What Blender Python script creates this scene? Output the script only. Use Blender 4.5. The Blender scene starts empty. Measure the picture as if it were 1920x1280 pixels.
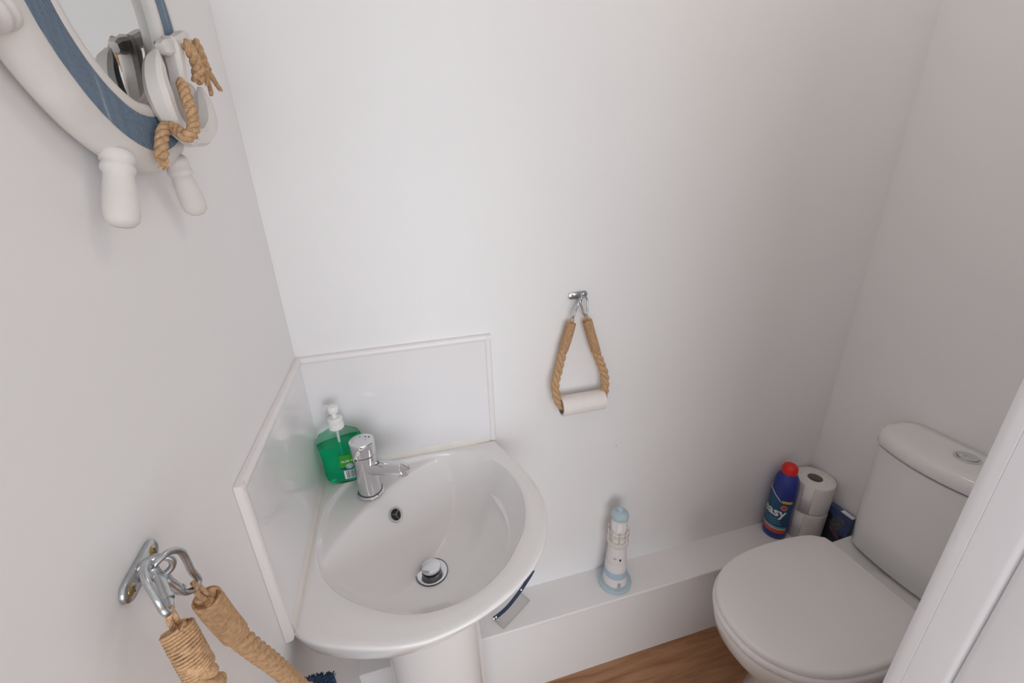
import bpy, bmesh, math, random
from mathutils import Vector, Matrix, noise
C = bpy.context.scene.collection
PI = math.pi
R = math.radians
random.seed(4)

# ------------------------------------------------------------------ camera
FPX = 802.97
YAW, PIT, ROL = 0.25718, 0.38296, -0.03372
CAM = Vector((0.21508, -0.8546, 1.39877))
fw = Vector((math.sin(YAW)*math.cos(PIT), math.cos(YAW)*math.cos(PIT), -math.sin(PIT)))
r0 = fw.cross(Vector((0, 0, 1))).normalized()
u0 = r0.cross(fw)
rt = math.cos(ROL)*r0 + math.sin(ROL)*u0
up = -math.sin(ROL)*r0 + math.cos(ROL)*u0
cd = bpy.data.cameras.new('camera')
cam = bpy.data.objects.new('camera', cd)
C.objects.link(cam)
cam.matrix_world = Matrix(((rt.x, up.x, -fw.x, CAM.x), (rt.y, up.y, -fw.y, CAM.y), (rt.z, up.z, -fw.z, CAM.z), (0, 0, 0, 1)))
cd.sensor_width = 36
cd.lens = FPX/1920*36
cd.clip_start = 0.01
bpy.context.scene.camera = cam


def at(px, py, ax, val):
    """point of the place seen at a photo position, at a known wall distance / depth / height"""
    d = rt*((px-960)/FPX) + up*(-(py-640)/FPX) + fw
    return CAM + d*((val-CAM[ax])/d[ax])


# ------------------------------------------------------------------ materials
def mat(name, col, rough=0.5, metal=0.0, noise_amt=0.0, noise_scale=30, bump=0.0, bump_scale=60, coat=0.0, trans=0.0, ior=1.45, sss=0.0, spec=0.5):
    m = bpy.data.materials.new(name)
    m.use_nodes = True
    nt = m.node_tree
    b = nt.nodes['Principled BSDF']
    b.inputs['Base Color'].default_value = (*col, 1)
    b.inputs['Roughness'].default_value = rough
    b.inputs['Metallic'].default_value = metal
    b.inputs['Coat Weight'].default_value = coat
    b.inputs['Coat Roughness'].default_value = 0.06
    b.inputs['Transmission Weight'].default_value = trans
    b.inputs['IOR'].default_value = ior
    b.inputs['Specular IOR Level'].default_value = spec
    if sss:
        b.inputs['Subsurface Weight'].default_value = sss
        b.inputs['Subsurface Radius'].default_value = (0.01, 0.01, 0.01)
        b.inputs['Subsurface Scale'].default_value = 0.3
    tc = nt.nodes.new('ShaderNodeTexCoord')
    if noise_amt:
        n = nt.nodes.new('ShaderNodeTexNoise')
        n.inputs['Scale'].default_value = noise_scale
        n.inputs['Detail'].default_value = 5
        nt.links.new(tc.outputs['Object'], n.inputs['Vector'])
        r = nt.nodes.new('ShaderNodeValToRGB')
        r.color_ramp.elements[0].position = 0.3
        r.color_ramp.elements[1].position = 0.7
        r.color_ramp.elements[0].color = (*[max(0, c*(1-noise_amt)) for c in col], 1)
        r.color_ramp.elements[1].color = (*[min(1, c*(1+noise_amt*0.6)) for c in col], 1)
        nt.links.new(n.outputs['Fac'], r.inputs['Fac'])
        nt.links.new(r.outputs['Color'], b.inputs['Base Color'])
    if bump:
        n2 = nt.nodes.new('ShaderNodeTexNoise')
        n2.inputs['Scale'].default_value = bump_scale
        n2.inputs['Detail'].default_value = 4
        nt.links.new(tc.outputs['Object'], n2.inputs['Vector'])
        bp = nt.nodes.new('ShaderNodeBump')
        bp.inputs['Strength'].default_value = bump
        bp.inputs['Distance'].default_value = 0.002
        nt.links.new(n2.outputs['Fac'], bp.inputs['Height'])
        nt.links.new(bp.outputs['Normal'], b.inputs['Normal'])
    return m


M = {}
M['wall'] = mat('wall_paint', (0.825, 0.815, 0.820), 0.55, bump=0.06, bump_scale=160, noise_amt=0.012, noise_scale=5)
M['wood_paint'] = mat('white_gloss_wood_paint', (0.86, 0.86, 0.885), 0.38, bump=0.10, bump_scale=45, noise_amt=0.015, noise_scale=9)
M['ledge'] = mat('ledge_paint', (0.81, 0.785, 0.785), 0.45, bump=0.05, bump_scale=90, noise_amt=0.012, noise_scale=8)
M['ceramic'] = mat('white_ceramic', (0.80, 0.785, 0.785), 0.12, coat=0.4, noise_amt=0.01, noise_scale=4)
M['toilet_ceramic'] = mat('toilet_ceramic', (0.74, 0.735, 0.73), 0.16, coat=0.3, noise_amt=0.01, noise_scale=4)
M['seat_plastic'] = mat('seat_plastic', (0.77, 0.745, 0.74), 0.35, noise_amt=0.01, noise_scale=6)
M['splash'] = mat('gloss_panel', (0.80, 0.785, 0.80), 0.10, coat=0.2, noise_amt=0.01, noise_scale=4)
M['trim'] = mat('plastic_trim', (0.82, 0.79, 0.795), 0.28, noise_amt=0.015, noise_scale=14)
M['sealant'] = mat('sealant', (0.78, 0.735, 0.69), 0.45, noise_amt=0.05, noise_scale=30, bump=0.2, bump_scale=90)
M['chrome'] = mat('chrome', (0.72, 0.72, 0.74), 0.07, metal=1.0, noise_amt=0.02, noise_scale=20)
M['zinc'] = mat('zinc_steel', (0.52, 0.54, 0.56), 0.28, metal=1.0, noise_amt=0.12, noise_scale=160, bump=0.08, bump_scale=300)
M['brass'] = mat('brass_screw', (0.62, 0.47, 0.22), 0.3, metal=1.0, noise_amt=0.15, noise_scale=200)
M['black'] = mat('black_rubber_and_shade', (0.015, 0.015, 0.017), 0.5, noise_amt=0.1, noise_scale=40)  # also colours in the shade of the slot under the cistern lid
M['dark_metal'] = mat('dark_metal', (0.16, 0.16, 0.165), 0.3, metal=1.0, noise_amt=0.1, noise_scale=40)
M['white_wood'] = mat('distressed_white_wood', (0.72, 0.69, 0.665), 0.6, noise_amt=0.07, noise_scale=26, bump=0.35, bump_scale=40)
M['white_plastic'] = mat('white_plastic', (0.84, 0.85, 0.83), 0.3, noise_amt=0.01, noise_scale=20, sss=0.1)
M['paper'] = mat('white_paper', (0.80, 0.755, 0.735), 0.9, noise_amt=0.03, noise_scale=60, bump=0.25, bump_scale=260)
M['card'] = mat('grey_card', (0.34, 0.31, 0.29), 0.9, noise_amt=0.06, noise_scale=60)
M['towel'] = mat('navy_terry', (0.045, 0.09, 0.17), 0.95, noise_amt=0.5, noise_scale=260, bump=1.0, bump_scale=420)
M['pale_blue'] = mat('pale_blue_paint', (0.45, 0.56, 0.61), 0.6, noise_amt=0.06, noise_scale=40, bump=0.1, bump_scale=90)
M['stripe_blue'] = mat('grey_blue_paint', (0.42, 0.53, 0.64), 0.6, noise_amt=0.05, noise_scale=60)
M['cream'] = mat('cream_paint', (0.74, 0.69, 0.64), 0.6, noise_amt=0.05, noise_scale=40)
M['lighthouse_white'] = mat('chalky_white', (0.78, 0.745, 0.74), 0.65, noise_amt=0.03, noise_scale=40, bump=0.1, bump_scale=90)
M['grey_print'] = mat('grey_print', (0.42, 0.43, 0.43), 0.7, noise_amt=0.05, noise_scale=40)
M['bleach_blue'] = mat('blue_bottle_plastic', (0.028, 0.045, 0.26), 0.32, noise_amt=0.05, noise_scale=20)
M['red_cap'] = mat('red_cap_plastic', (0.70, 0.022, 0.022), 0.35, noise_amt=0.05, noise_scale=20)
M['label_blue'] = mat('label_blue', (0.02, 0.095, 0.20), 0.4, noise_amt=0.08, noise_scale=30)
M['label_red'] = mat('label_red', (0.62, 0.085, 0.03), 0.4, noise_amt=0.05, noise_scale=30)
M['label_yellow'] = mat('label_yellow', (0.80, 0.47, 0.07), 0.4, noise_amt=0.05, noise_scale=30)
M['label_white'] = mat('label_white', (0.82, 0.84, 0.85), 0.4, noise_amt=0.02, noise_scale=30)
M['label_teal'] = mat('label_teal', (0.16, 0.36, 0.44), 0.4, noise_amt=0.05, noise_scale=30)
M['label_green'] = mat('label_green', (0.035, 0.33, 0.012), 0.4, noise_amt=0.2, noise_scale=40)
M['navy'] = mat('navy_band', (0.035, 0.05, 0.10), 0.25, noise_amt=0.2, noise_scale=60)
M['carton_blue'] = mat('carton_blue', (0.055, 0.09, 0.22), 0.45, noise_amt=0.3, noise_scale=25)
M['carton_dark'] = mat('carton_dark_print', (0.018, 0.020, 0.028), 0.45, noise_amt=0.4, noise_scale=45)
M['carton_pink'] = mat('carton_pink_print', (0.17, 0.07, 0.10), 0.45, noise_amt=0.3, noise_scale=60)
M['carton_grey'] = mat('carton_grey_print', (0.10, 0.11, 0.13), 0.45, noise_amt=0.4, noise_scale=90)
M['clear'] = mat('clear_plastic', (0.93, 0.95, 0.94), 0.04, trans=1.0, ior=1.18, noise_amt=0.01, noise_scale=10)
M['clear_bottle'] = mat('clear_bottle_plastic', (0.86, 0.97, 0.91), 0.06, trans=1.0, ior=1.12, noise_amt=0.01, noise_scale=10)
M['liquid'] = mat('green_soap', (0.01, 0.80, 0.44), 0.08, trans=0.80, ior=1.2, noise_amt=0.12, noise_scale=35)
M['mirror'] = mat('mirror_glass', (0.72, 0.73, 0.725), 0.015, metal=1.0, noise_amt=0.005, noise_scale=4)


def acrylic_mat():
    m = bpy.data.materials.new('clear_acrylic')
    m.use_nodes = True
    nt = m.node_tree
    nt.nodes.clear()
    o = nt.nodes.new('ShaderNodeOutputMaterial')
    mx = nt.nodes.new('ShaderNodeMixShader')
    t = nt.nodes.new('ShaderNodeBsdfTransparent')
    t.inputs['Color'].default_value = (0.965, 0.965, 0.955, 1)
    g = nt.nodes.new('ShaderNodeBsdfGlossy')
    g.inputs['Roughness'].default_value = 0.05
    mx.inputs['Fac'].default_value = 0.05
    nt.links.new(t.outputs[0], mx.inputs[1])
    nt.links.new(g.outputs[0], mx.inputs[2])
    nt.links.new(mx.outputs[0], o.inputs['Surface'])
    return m


M['clear'] = acrylic_mat()
M['acrylic_edge'] = mat('acrylic_cut_edge', (0.42, 0.36, 0.32), 0.3, noise_amt=0.1, noise_scale=60)


def rope_mat():
    m = mat('jute', (0.59, 0.375, 0.215), 0.9, noise_amt=0.24, noise_scale=240, bump=0.9, bump_scale=500, spec=0.15)
    return m


M['jute'] = rope_mat()
M['jute_dark'] = mat('jute_core', (0.36, 0.19, 0.085), 0.95, noise_amt=0.4, noise_scale=260, bump=0.8, bump_scale=500, spec=0.1)


def blue_ribbed():
    m = mat('ribbed_blue', (0.165, 0.25, 0.355), 0.6, spec=0.3)
    nt = m.node_tree
    b = nt.nodes['Principled BSDF']
    tc = nt.nodes.new('ShaderNodeTexCoord')
    mp = nt.nodes.new('ShaderNodeMapping')
    mp.inputs['Rotation'].default_value = (R(-42), 0, 0)
    w = nt.nodes.new('ShaderNodeTexWave')
    w.wave_type = 'BANDS'
    w.bands_direction = 'Y'
    w.inputs['Scale'].default_value = 95
    w.inputs['Distortion'].default_value = 1.2
    w.inputs['Detail'].default_value = 2
    nt.links.new(tc.outputs['Object'], mp.inputs['Vector'])
    nt.links.new(mp.outputs['Vector'], w.inputs['Vector'])
    bp = nt.nodes.new('ShaderNodeBump')
    bp.inputs['Strength'].default_value = 0.9
    bp.inputs['Distance'].default_value = 0.002
    nt.links.new(w.outputs['Fac'], bp.inputs['Height'])
    nt.links.new(bp.outputs['Normal'], b.inputs['Normal'])
    n = nt.nodes.new('ShaderNodeTexNoise')
    n.inputs['Scale'].default_value = 60
    n.inputs['Detail'].default_value = 6
    ms = nt.nodes.new('ShaderNodeMapping')
    ms.inputs['Rotation'].default_value = (R(-42), 0, 0)
    ms.inputs['Scale'].default_value = (1, 2.2, 0.16)
    nt.links.new(tc.outputs['Object'], ms.inputs['Vector'])
    nt.links.new(ms.outputs['Vector'], n.inputs['Vector'])
    r = nt.nodes.new('ShaderNodeValToRGB')
    e = r.color_ramp.elements
    e[0].position = 0.30
    e[0].color = (0.160, 0.230, 0.315, 1)
    e[1].position = 0.62
    e[1].color = (0.205, 0.285, 0.385, 1)
    k = r.color_ramp.elements.new(0.74)
    k.color = (0.40, 0.47, 0.54, 1)
    nt.links.new(n.outputs['Fac'], r.inputs['Fac'])
    nt.links.new(r.outputs['Color'], b.inputs['Base Color'])
    return m


M['ribbed'] = blue_ribbed()


def floor_mat():
    m = mat('wood_laminate', (0.30, 0.16, 0.08), 0.42)
    nt = m.node_tree
    b = nt.nodes['Principled BSDF']
    tc = nt.nodes.new('ShaderNodeTexCoord')
    mp = nt.nodes.new('ShaderNodeMapping')
    mp.inputs['Scale'].default_value = (2.5, 28, 1)
    n = nt.nodes.new('ShaderNodeTexNoise')
    n.inputs['Scale'].default_value = 2.2
    n.inputs['Detail'].default_value = 9
    n.inputs['Distortion'].default_value = 0.6
    nt.links.new(tc.outputs['Object'], mp.inputs['Vector'])
    nt.links.new(mp.outputs['Vector'], n.inputs['Vector'])
    r = nt.nodes.new('ShaderNodeValToRGB')
    e = r.color_ramp.elements
    e[0].position = 0.28
    e[0].color = (0.26, 0.120, 0.055, 1)
    e[1].position = 0.72
    e[1].color = (0.47, 0.25, 0.128, 1)
    nt.links.new(n.outputs['Fac'], r.inputs['Fac'])
    br = nt.nodes.new('ShaderNodeTexBrick')
    br.inputs['Scale'].default_value = 1
    br.inputs['Mortar Size'].default_value = 0.0012
    br.inputs['Brick Width'].default_value = 1.2
    br.inputs['Row Height'].default_value = 0.19
    br.inputs['Color1'].default_value = (1, 1, 1, 1)
    br.inputs['Color2'].default_value = (0.88, 0.88, 0.88, 1)
    br.inputs['Mortar'].default_value = (0.35, 0.3, 0.25, 1)
    m2 = nt.nodes.new('ShaderNodeMapping')
    m2.inputs['Location'].default_value = (0.76, 0.085, 0)
    nt.links.new(tc.outputs['Object'], m2.inputs['Vector'])
    nt.links.new(m2.outputs['Vector'], br.inputs['Vector'])
    mx = nt.nodes.new('ShaderNodeMix')
    mx.data_type = 'RGBA'
    mx.blend_type = 'MULTIPLY'
    mx.inputs['Factor'].default_value = 1
    nt.links.new(r.outputs['Color'], mx.inputs[6])
    nt.links.new(br.outputs['Color'], mx.inputs[7])
    nt.links.new(mx.outputs[2], b.inputs['Base Color'])
    return m


M['floor'] = floor_mat()


# ------------------------------------------------------------------ mesh helpers
class MB:
    def __init__(s):
        s.v = []
        s.f = []

    def add(s, vs, fs):
        o = len(s.v)
        s.v += [Vector(p) for p in vs]
        s.f += [tuple(i+o for i in f) for f in fs]

    def merge(s, o):
        s.add(o.v, o.f)

    def xf(s, fn):
        s.v = [Vector(fn(p)) for p in s.v]
        return s


def wloc(o):
    l = Vector((0, 0, 0))
    while o:
        l = l + o.location
        o = o.parent
    return l


def obj(name, mb, m, parent=None, angle=38, bevel=0, label=None, loc=None):
    me = bpy.data.meshes.new(name)
    o = bpy.data.objects.new(name, me)
    off = wloc(parent) if parent else Vector((0, 0, 0))
    if loc is not None:
        o.location = Vector(loc)-off
        off = Vector(loc)
    me.from_pydata([tuple(p-off) for p in mb.v], [], mb.f)
    bm = bmesh.new()
    bm.from_mesh(me)
    bmesh.ops.recalc_face_normals(bm, faces=bm.faces)
    bm.to_mesh(me)
    bm.free()
    for p in me.polygons:
        p.use_smooth = True
    me.set_sharp_from_angle(angle=R(angle))
    me.materials.append(m)
    C.objects.link(o)
    if parent:
        o.parent = parent
    if bevel:
        b = o.modifiers.new('bevel', 'BEVEL')
        b.width = bevel
        b.segments = 3
        b.limit_method = 'ANGLE'
        b.angle_limit = R(40)
    if label:
        o['label'] = label
    return o


def thing(name, loc, label, cat, group=None):
    o = bpy.data.objects.new(name, None)
    o.empty_display_size = 0.03
    o.location = loc
    C.objects.link(o)
    o['label'] = label
    o['category'] = cat
    if group:
        o['group'] = group
    return o


def tag(o, label, cat, group=None):
    o['label'] = label
    o['category'] = cat
    if group:
        o['group'] = group
    return o


def struct(name, mb, m, parent=None, bevel=0, angle=38):
    o = obj(name, mb, m, parent, angle, bevel)
    o['kind'] = 'structure'
    return o


def box(x0, x1, y0, y1, z0, z1):
    b = MB()
    b.add([(x0, y0, z0), (x1, y0, z0), (x1, y1, z0), (x0, y1, z0), (x0, y0, z1), (x1, y0, z1), (x1, y1, z1), (x0, y1, z1)],
          [(3, 2, 1, 0), (4, 5, 6, 7), (0, 1, 5, 4), (1, 2, 6, 5), (2, 3, 7, 6), (3, 0, 4, 7)])
    return b


def loft(rings, cap0=True, cap1=True, closed=True):
    b = MB()
    n = len(rings[0])
    vs = [p for r in rings for p in r]
    fs = []
    for i in range(len(rings)-1):
        for j in range(n if closed else n-1):
            k = (j+1) % n
            fs.append((i*n+j, i*n+k, (i+1)*n+k, (i+1)*n+j))
    if cap0:
        fs.append(tuple(range(n))[::-1])
    if cap1:
        fs.append(tuple((len(rings)-1)*n+j for j in range(n)))
    b.add(vs, fs)
    return b


def frame_of(ax):
    ax = Vector(ax).normalized()
    t = Vector((0, 0, 1)) if abs(ax.z) < 0.9 else Vector((1, 0, 0))
    a = t.cross(ax).normalized()
    return a, ax.cross(a), ax


def lathe(prof, c=(0, 0, 0), ax=(0, 0, 1), n=48, sx=1, sy=1, cap0=True, cap1=True):
    a, b, d = frame_of(ax) if tuple(ax) != (0, 0, 1) else (Vector((1, 0, 0)), Vector((0, 1, 0)), Vector((0, 0, 1)))
    c = Vector(c)
    return loft([[c + a*(r*sx*math.cos(2*PI*j/n)) + b*(r*sy*math.sin(2*PI*j/n)) + d*h for j in range(n)] for r, h in prof], cap0, cap1)


def frames(pts, closed=False):
    n = len(pts)
    tg = []
    for i in range(n):
        if closed:
            t = pts[(i+1) % n]-pts[i-1]
        else:
            t = pts[min(i+1, n-1)]-pts[max(i-1, 0)]
        tg.append(t.normalized())
    t0 = tg[0]
    h = Vector((0, 0, 1)) if abs(t0.z) < 0.9 else Vector((1, 0, 0))
    nn = (h - t0*h.dot(t0)).normalized()
    out = []
    for i in range(n):
        nn = (nn - tg[i]*nn.dot(tg[i])).normalized()
        out.append((tg[i], nn, tg[i].cross(nn)))
    return out


def tube(pts, rad, n=12, closed=False, taper=None):
    pts = [Vector(p) for p in pts]
    fr = frames(pts, closed)
    rings = []
    for i, p in enumerate(pts):
        r = rad(i/(len(pts)-1)) if callable(rad) else rad
        rings.append([p + fr[i][1]*(r*math.cos(2*PI*j/n)) + fr[i][2]*(r*math.sin(2*PI*j/n)) for j in range(n)])
    if closed:
        rings.append(rings[0])
        return loft(rings, False, False)
    return loft(rings)


def spline(ctrl, per=10, closed=False):
    """Catmull-Rom through control points"""
    P = [Vector(p) for p in ctrl]
    n = len(P)
    out = []
    for i in range(n if closed else n-1):
        p0 = P[(i-1) % n] if closed or i > 0 else P[0]*2-P[1]
        p1 = P[i]
        p2 = P[(i+1) % n]
        p3 = P[(i+2) % n] if closed or i+2 < n else P[-1]*2-P[-2]
        for k in range(per):
            t = k/per
            out.append(0.5*((2*p1)+(p2-p0)*t+(2*p0-5*p1+4*p2-p3)*t*t+(3*p1-p0-3*p2+p3)*t**3))
    if not closed:
        out.append(P[-1])
    return out


def resample(pts, step):
    d = [0]
    for a, b in zip(pts, pts[1:]):
        d.append(d[-1]+(b-a).length)
    n = max(2, int(d[-1]/step)+1)
    out = []
    k = 0
    for i in range(n+1):
        s = d[-1]*i/n
        while k < len(d)-2 and d[k+1] < s:
            k += 1
        t = (s-d[k])/max(1e-9, d[k+1]-d[k])
        out.append(pts[k].lerp(pts[k+1], min(1, max(0, t))))
    return out, d[-1]


def twisted(pts, rad, pitch=None, strands=3, n=10, step=None, phase=0, hand=1):
    """laid rope: strands wound round the path"""
    pitch = pitch or rad*4.4
    pts, L = resample([Vector(p) for p in pts], step or rad*0.22)
    fr = frames(pts)
    mb = MB()
    rs = rad*0.53
    ro = rad*0.49
    for k in range(strands):
        q = []
        for i, p in enumerate(pts):
            a = hand*2*PI*(L*i/(len(pts)-1))/pitch + 2*PI*k/strands + phase
            q.append(p+fr[i][1]*(ro*math.cos(a))+fr[i][2]*(ro*math.sin(a)))
        mb.merge(tube(q, rs, n))
    return mb


def coil(pts, rad, wire):
    """thin cord wound tightly round the path"""
    pts, L = resample([Vector(p) for p in pts], 0.0016)
    fr = frames(pts)
    pitch = wire*1.85
    turns = L/pitch
    N = int(turns*18)
    q = []
    for i in range(N+1):
        s = i/N*(len(pts)-1)
        k = min(int(s), len(pts)-2)
        t = s-k
        p = pts[k].lerp(pts[k+1], t)
        nn = fr[k][1].lerp(fr[k+1][1], t)
        bb = fr[k][2].lerp(fr[k+1][2], t)
        a = 2*PI*turns*i/N
        rr = rad*(1+0.035*noise.noise(Vector((i*0.05, 3.1, 0))))
        q.append(p+nn*(rr*math.cos(a))+bb*(rr*math.sin(a)))
    return tube(q, wire, 6)


def text_mesh(s, size, bold=0.0, extrude=0.0):
    cu = bpy.data.curves.new('lettering', 'FONT')
    cu.body = s
    cu.size = size
    cu.align_x = 'LEFT'
    cu.offset = bold
    cu.extrude = extrude
    cu.resolution_u = 3
    o = bpy.data.objects.new('lettering', cu)
    C.objects.link(o)
    bpy.context.view_layer.update()
    dg = bpy.context.evaluated_depsgraph_get()
    me = bpy.data.meshes.new_from_object(o.evaluated_get(dg))
    mb = MB()
    mb.add([v.co.copy() for v in me.vertices], [tuple(p.vertices) for p in me.polygons])
    bpy.data.objects.remove(o)
    bpy.data.curves.remove(cu)
    bpy.data.meshes.remove(me)
    return mb


def interp(tab, x):
    if x <= tab[0][0]:
        return tab[0][1]
    for (a, b), (c, d) in zip(tab, tab[1:]):
        if x <= c:
            return b+(d-b)*(x-a)/(c-a)
    return tab[-1][1]


# ------------------------------------------------------------------ room shell
W = 1.4437          # left wall to right wall
YF = -0.65          # room face of the wall that holds the doorway
YH = -0.80          # its hall face
JX = 0.72           # right side of the doorway
CEIL = 2.35
struct('floor', box(-1.3, 2.1, -2.9, 0.1, -0.05, 0), M['floor'])
struct('ceiling', box(-1.3, 2.1, -2.9, 0.1, CEIL, CEIL+0.05), M['wall'])
struct('wall_back', box(-0.1, W+0.1, 0, 0.1, 0, CEIL), M['wall'])
struct('wall_left', box(-0.1, 0, YH, 0, 0, CEIL), M['wall'])
struct('wall_right', box(W, W+0.1, YF, 0, 0, CEIL), M['wall'])
wf = box(JX+0.03, 2.1, YH, YF, 0, CEIL)
wf.merge(box(-0.001, JX+0.03, YH, YF, 2.03, CEIL))
struct('wall_front', wf, M['wall'])
struct('wall_hall_left', box(-1.3, -1.2, -2.9, YH, 0, CEIL), M['wall'])
struct('wall_hall_right', box(2.0, 2.1, -2.9, YH, 0, CEIL), M['wall'])
struct('wall_hall_near', box(-1.2, -0.1, YH, YH+0.1, 0, CEIL), M['wall'])
# far wall of the hall with its wide window opening
wh = box(-1.3, -0.65, -2.9, -2.8, 0, CEIL)
wh.merge(box(1.65, 2.1, -2.9, -2.8, 0, CEIL))
wh.merge(box(-0.65, 1.65, -2.9, -2.8, 0, 0.35))
wh.merge(box(-0.65, 1.65, -2.9, -2.8, 2.10, CEIL))
struct('wall_hall_far', wh, M['wall'])


# right-hand door lining: rounded room-side edge, a paint crack and a V joint
def lining_profile():
    r = 0.010
    pr = []
    for k in range(9):
        a = PI/2*(k/8)
        pr.append((JX+r-r*math.sin(a), YF-r+r*math.cos(a)))   # rounded edge facing the room
    yc = -0.6668
    pr += [(JX, yc+0.0006), (JX+0.0008, yc), (JX, yc-0.0006)]
    yj = -0.6995
    for k in range(5):
        a = PI/2*k/4
        pr.append((JX+0.006-0.006*math.cos(a), yj+0.006-0.006*math.sin(a)))
    for k in range(5):
        a = PI/2*k/4
        pr.append((JX+0.006-0.006*math.sin(a), yj-0.006+0.006*math.cos(a)))
    pr += [(JX, YH+0.004), (JX+0.004, YH), (JX+0.03, YH), (JX+0.03, YF)]
    return pr


pr = lining_profile()
struct('trim_1', loft([[Vector((x, y, z)) for x, y in pr] for z in (0, 2.03)]), M['wood_paint'], angle=50)

# boxed-in pipe ledge along the back wall
LZ, LD = 0.2684, 0.110
lb = MB()
top = []
prf = [(0, LZ-0.012), (0, LZ)]
for k in range(5):
    a = PI/2*k/4
    prf.append((-LD+0.004-0.004*math.sin(a), LZ-0.004+0.004*math.cos(a)))
prf += [(-LD, LZ-0.012)]
lb = loft([[Vector((x, y, z)) for y, z in prf] for x in (0, W)])
struct('trim_2', lb, M['ledge'], angle=50)
struct('trim_3', box(0, W, -LD+0.003, -LD+0.015, 0, LZ-0.012), M['wall'])


# ------------------------------------------------------------------ splashback panels
ZR = 0.80
def quarter(y0, z0):
    pass


def splash(name, label, fm, length, top):
    """panel against a wall; fm maps (along, out, z) to the room"""
    t = thing(name, fm(length/2, 0, ZR), label, 'splashback', 'splashback panels round the basin')
    zb = ZR+0.0015
    pb = box(0.0066 if name_is_left(fm) else 0.0005, length-0.010, 0.0005, 0.0065, ZR-0.010, top-0.010).xf(lambda p: fm(p.x, p.y, p.z))
    obj('panel', pb, M['splash'], t)
    # rounded edging strip, top run then the free end
    def prof(w, th, k=8):
        q = [(0, 0.0004)]
        for i in range(k+1):
            a = PI*i/k
            q.append((w/2-w/2*math.cos(a), th*0.55+th*0.45*math.sin(a)))
        q.append((w, 0.0004))
        return q
    w, th = 0.014, 0.0105
    P = prof(w, th)
    a0 = 0.0105 if name_is_left(fm) else 0.0005
    mb = loft([[fm(a, o, top-d) for d, o in P] for a in (a0, length-0.0006)])
    mb2 = loft([[fm(length-d, o, z) for d, o in P] for z in (zb, top-0.0006)])
    obj('edge_strip', mb, M['trim'], t, angle=50)
    obj('edge_strip', mb2, M['trim'], t, angle=50)
    # bead of sealant where the panel meets the basin
    pts = []
    for i in range(26):
        a = 0.012+(length-0.030)*i/25
        pts.append((a, 0.0017*noise.noise(Vector((a*26, length, 0)))))
    sr = []
    for a, wv in pts:
        h = 0.010+0.004*a/length+wv
        z0 = ZR-0.0045 if name_is_left(fm) else ZR-0.0045+0.0052*max(0, a/length-0.35)/0.65
        sr.append([fm(a, 0.0066, z0), fm(a, 0.0100, z0), fm(a, 0.0090, zb+h*0.6), fm(a, 0.0066, zb+h)])
    obj('sealant_bead', loft(sr), M['sealant'], t, angle=60)
    return t


def name_is_left(fm):
    return abs(fm(0.1, 0, 0).y) > 0.05


splash('splashback_panel', 'glossy white splashback panel on the back wall behind the tap', lambda a, o, z: Vector((a, -o, z)), 0.3908, 1.069)
splash('splashback_panel', 'glossy white splashback panel on the left wall beside the soap bottle', lambda a, o, z: Vector((o, -a, z)), 0.3875, 1.069)

# ------------------------------------------------------------------ washbasin
OUT = [(0.0115, -0.0115), (0.0115, -0.10), (0.0115, -0.20), (0.0115, -0.30), (0.0110, -0.374), (0.024, -0.390), (0.0435, -0.4015), (0.075, -0.4155), (0.1084, -0.4265), (0.135, -0.4345), (0.165, -0.4395), (0.190, -0.4408), (0.2157, -0.4385), (0.246, -0.433), (0.2756, -0.4245),
       (0.312, -0.4095), (0.3455, -0.3885), (0.373, -0.366), (0.397, -0.3365), (0.4145, -0.304), (0.4265, -0.2695), (0.4335, -0.238), (0.4352, -0.205), (0.4325, -0.170), (0.4245, -0.133), (0.4150, -0.095), (0.4029, -0.0591), (0.3935, -0.030), (0.3880, -0.0115), (0.30, -0.0115), (0.20, -0.0115), (0.10, -0.0115)]
OVAL = [(0.0208, -0.2309), (0.0189, -0.180), (0.0235, -0.128), (0.0408, -0.0815), (0.0663, -0.0510), (0.10, -0.0345), (0.145, -0.0240), (0.1895, -0.0205), (0.230, -0.0190), (0.2702, -0.0225), (0.306, -0.0325), (0.3359, -0.0490), (0.360, -0.0735), (0.378, -0.1032), (0.391, -0.139), (0.3966, -0.1769), (0.3962, -0.208), (0.3912, -0.2391), (0.383, -0.267), (0.3705, -0.2938), (0.3349, -0.3409), (0.312, -0.362), (0.2857, -0.3795), (0.262, -0.390), (0.2364, -0.396), (0.1921, -0.3974), (0.1497, -0.3863), (0.106, -0.362), (0.0672, -0.3313), (0.0397, -0.294), (0.0262, -0.262)]
BC = Vector((0.203, -0.215))


def polar(poly, smooth):
    pts = [Vector((x, y, 0)) for x, y in poly]
    if smooth:
        pts = spline(pts, 6, True)
    out = []
    for p in pts:
        out.append(Vector((p.x, p.y)))
    def rad(th):
        d = Vector((math.cos(th), math.sin(th)))
        best = 0
        for a, b in zip(out, out[1:]+out[:1]):
            a = a-BC
            b = b-BC
            e = b-a
            den = d.x*e.y-d.y*e.x
            if abs(den) < 1e-12:
                continue
            t = (a.x*e.y-a.y*e.x)/den
            s = (a.x*d.y-a.y*d.x)/den
            if t > 0 and -1e-6 <= s <= 1+1e-6:
                best = max(best, t)
        return best
    return rad


OUT = [(0.0068 if x < 0.0116 and k > 28 or k < 5 else x, -0.0068 if (k > 27 or k == 0) else y) for k, (x, y) in enumerate(OUT)]
for k in range(12, 29):
    x, y = OUT[k]
    g = 0.0008*min(1, (k-11)/4)
    vx, vy = x-BC.x, y-BC.y
    l = math.hypot(vx, vy)
    OUT[k] = (x-vx/l*g, y if k == 28 else y-vy/l*g)


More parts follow.
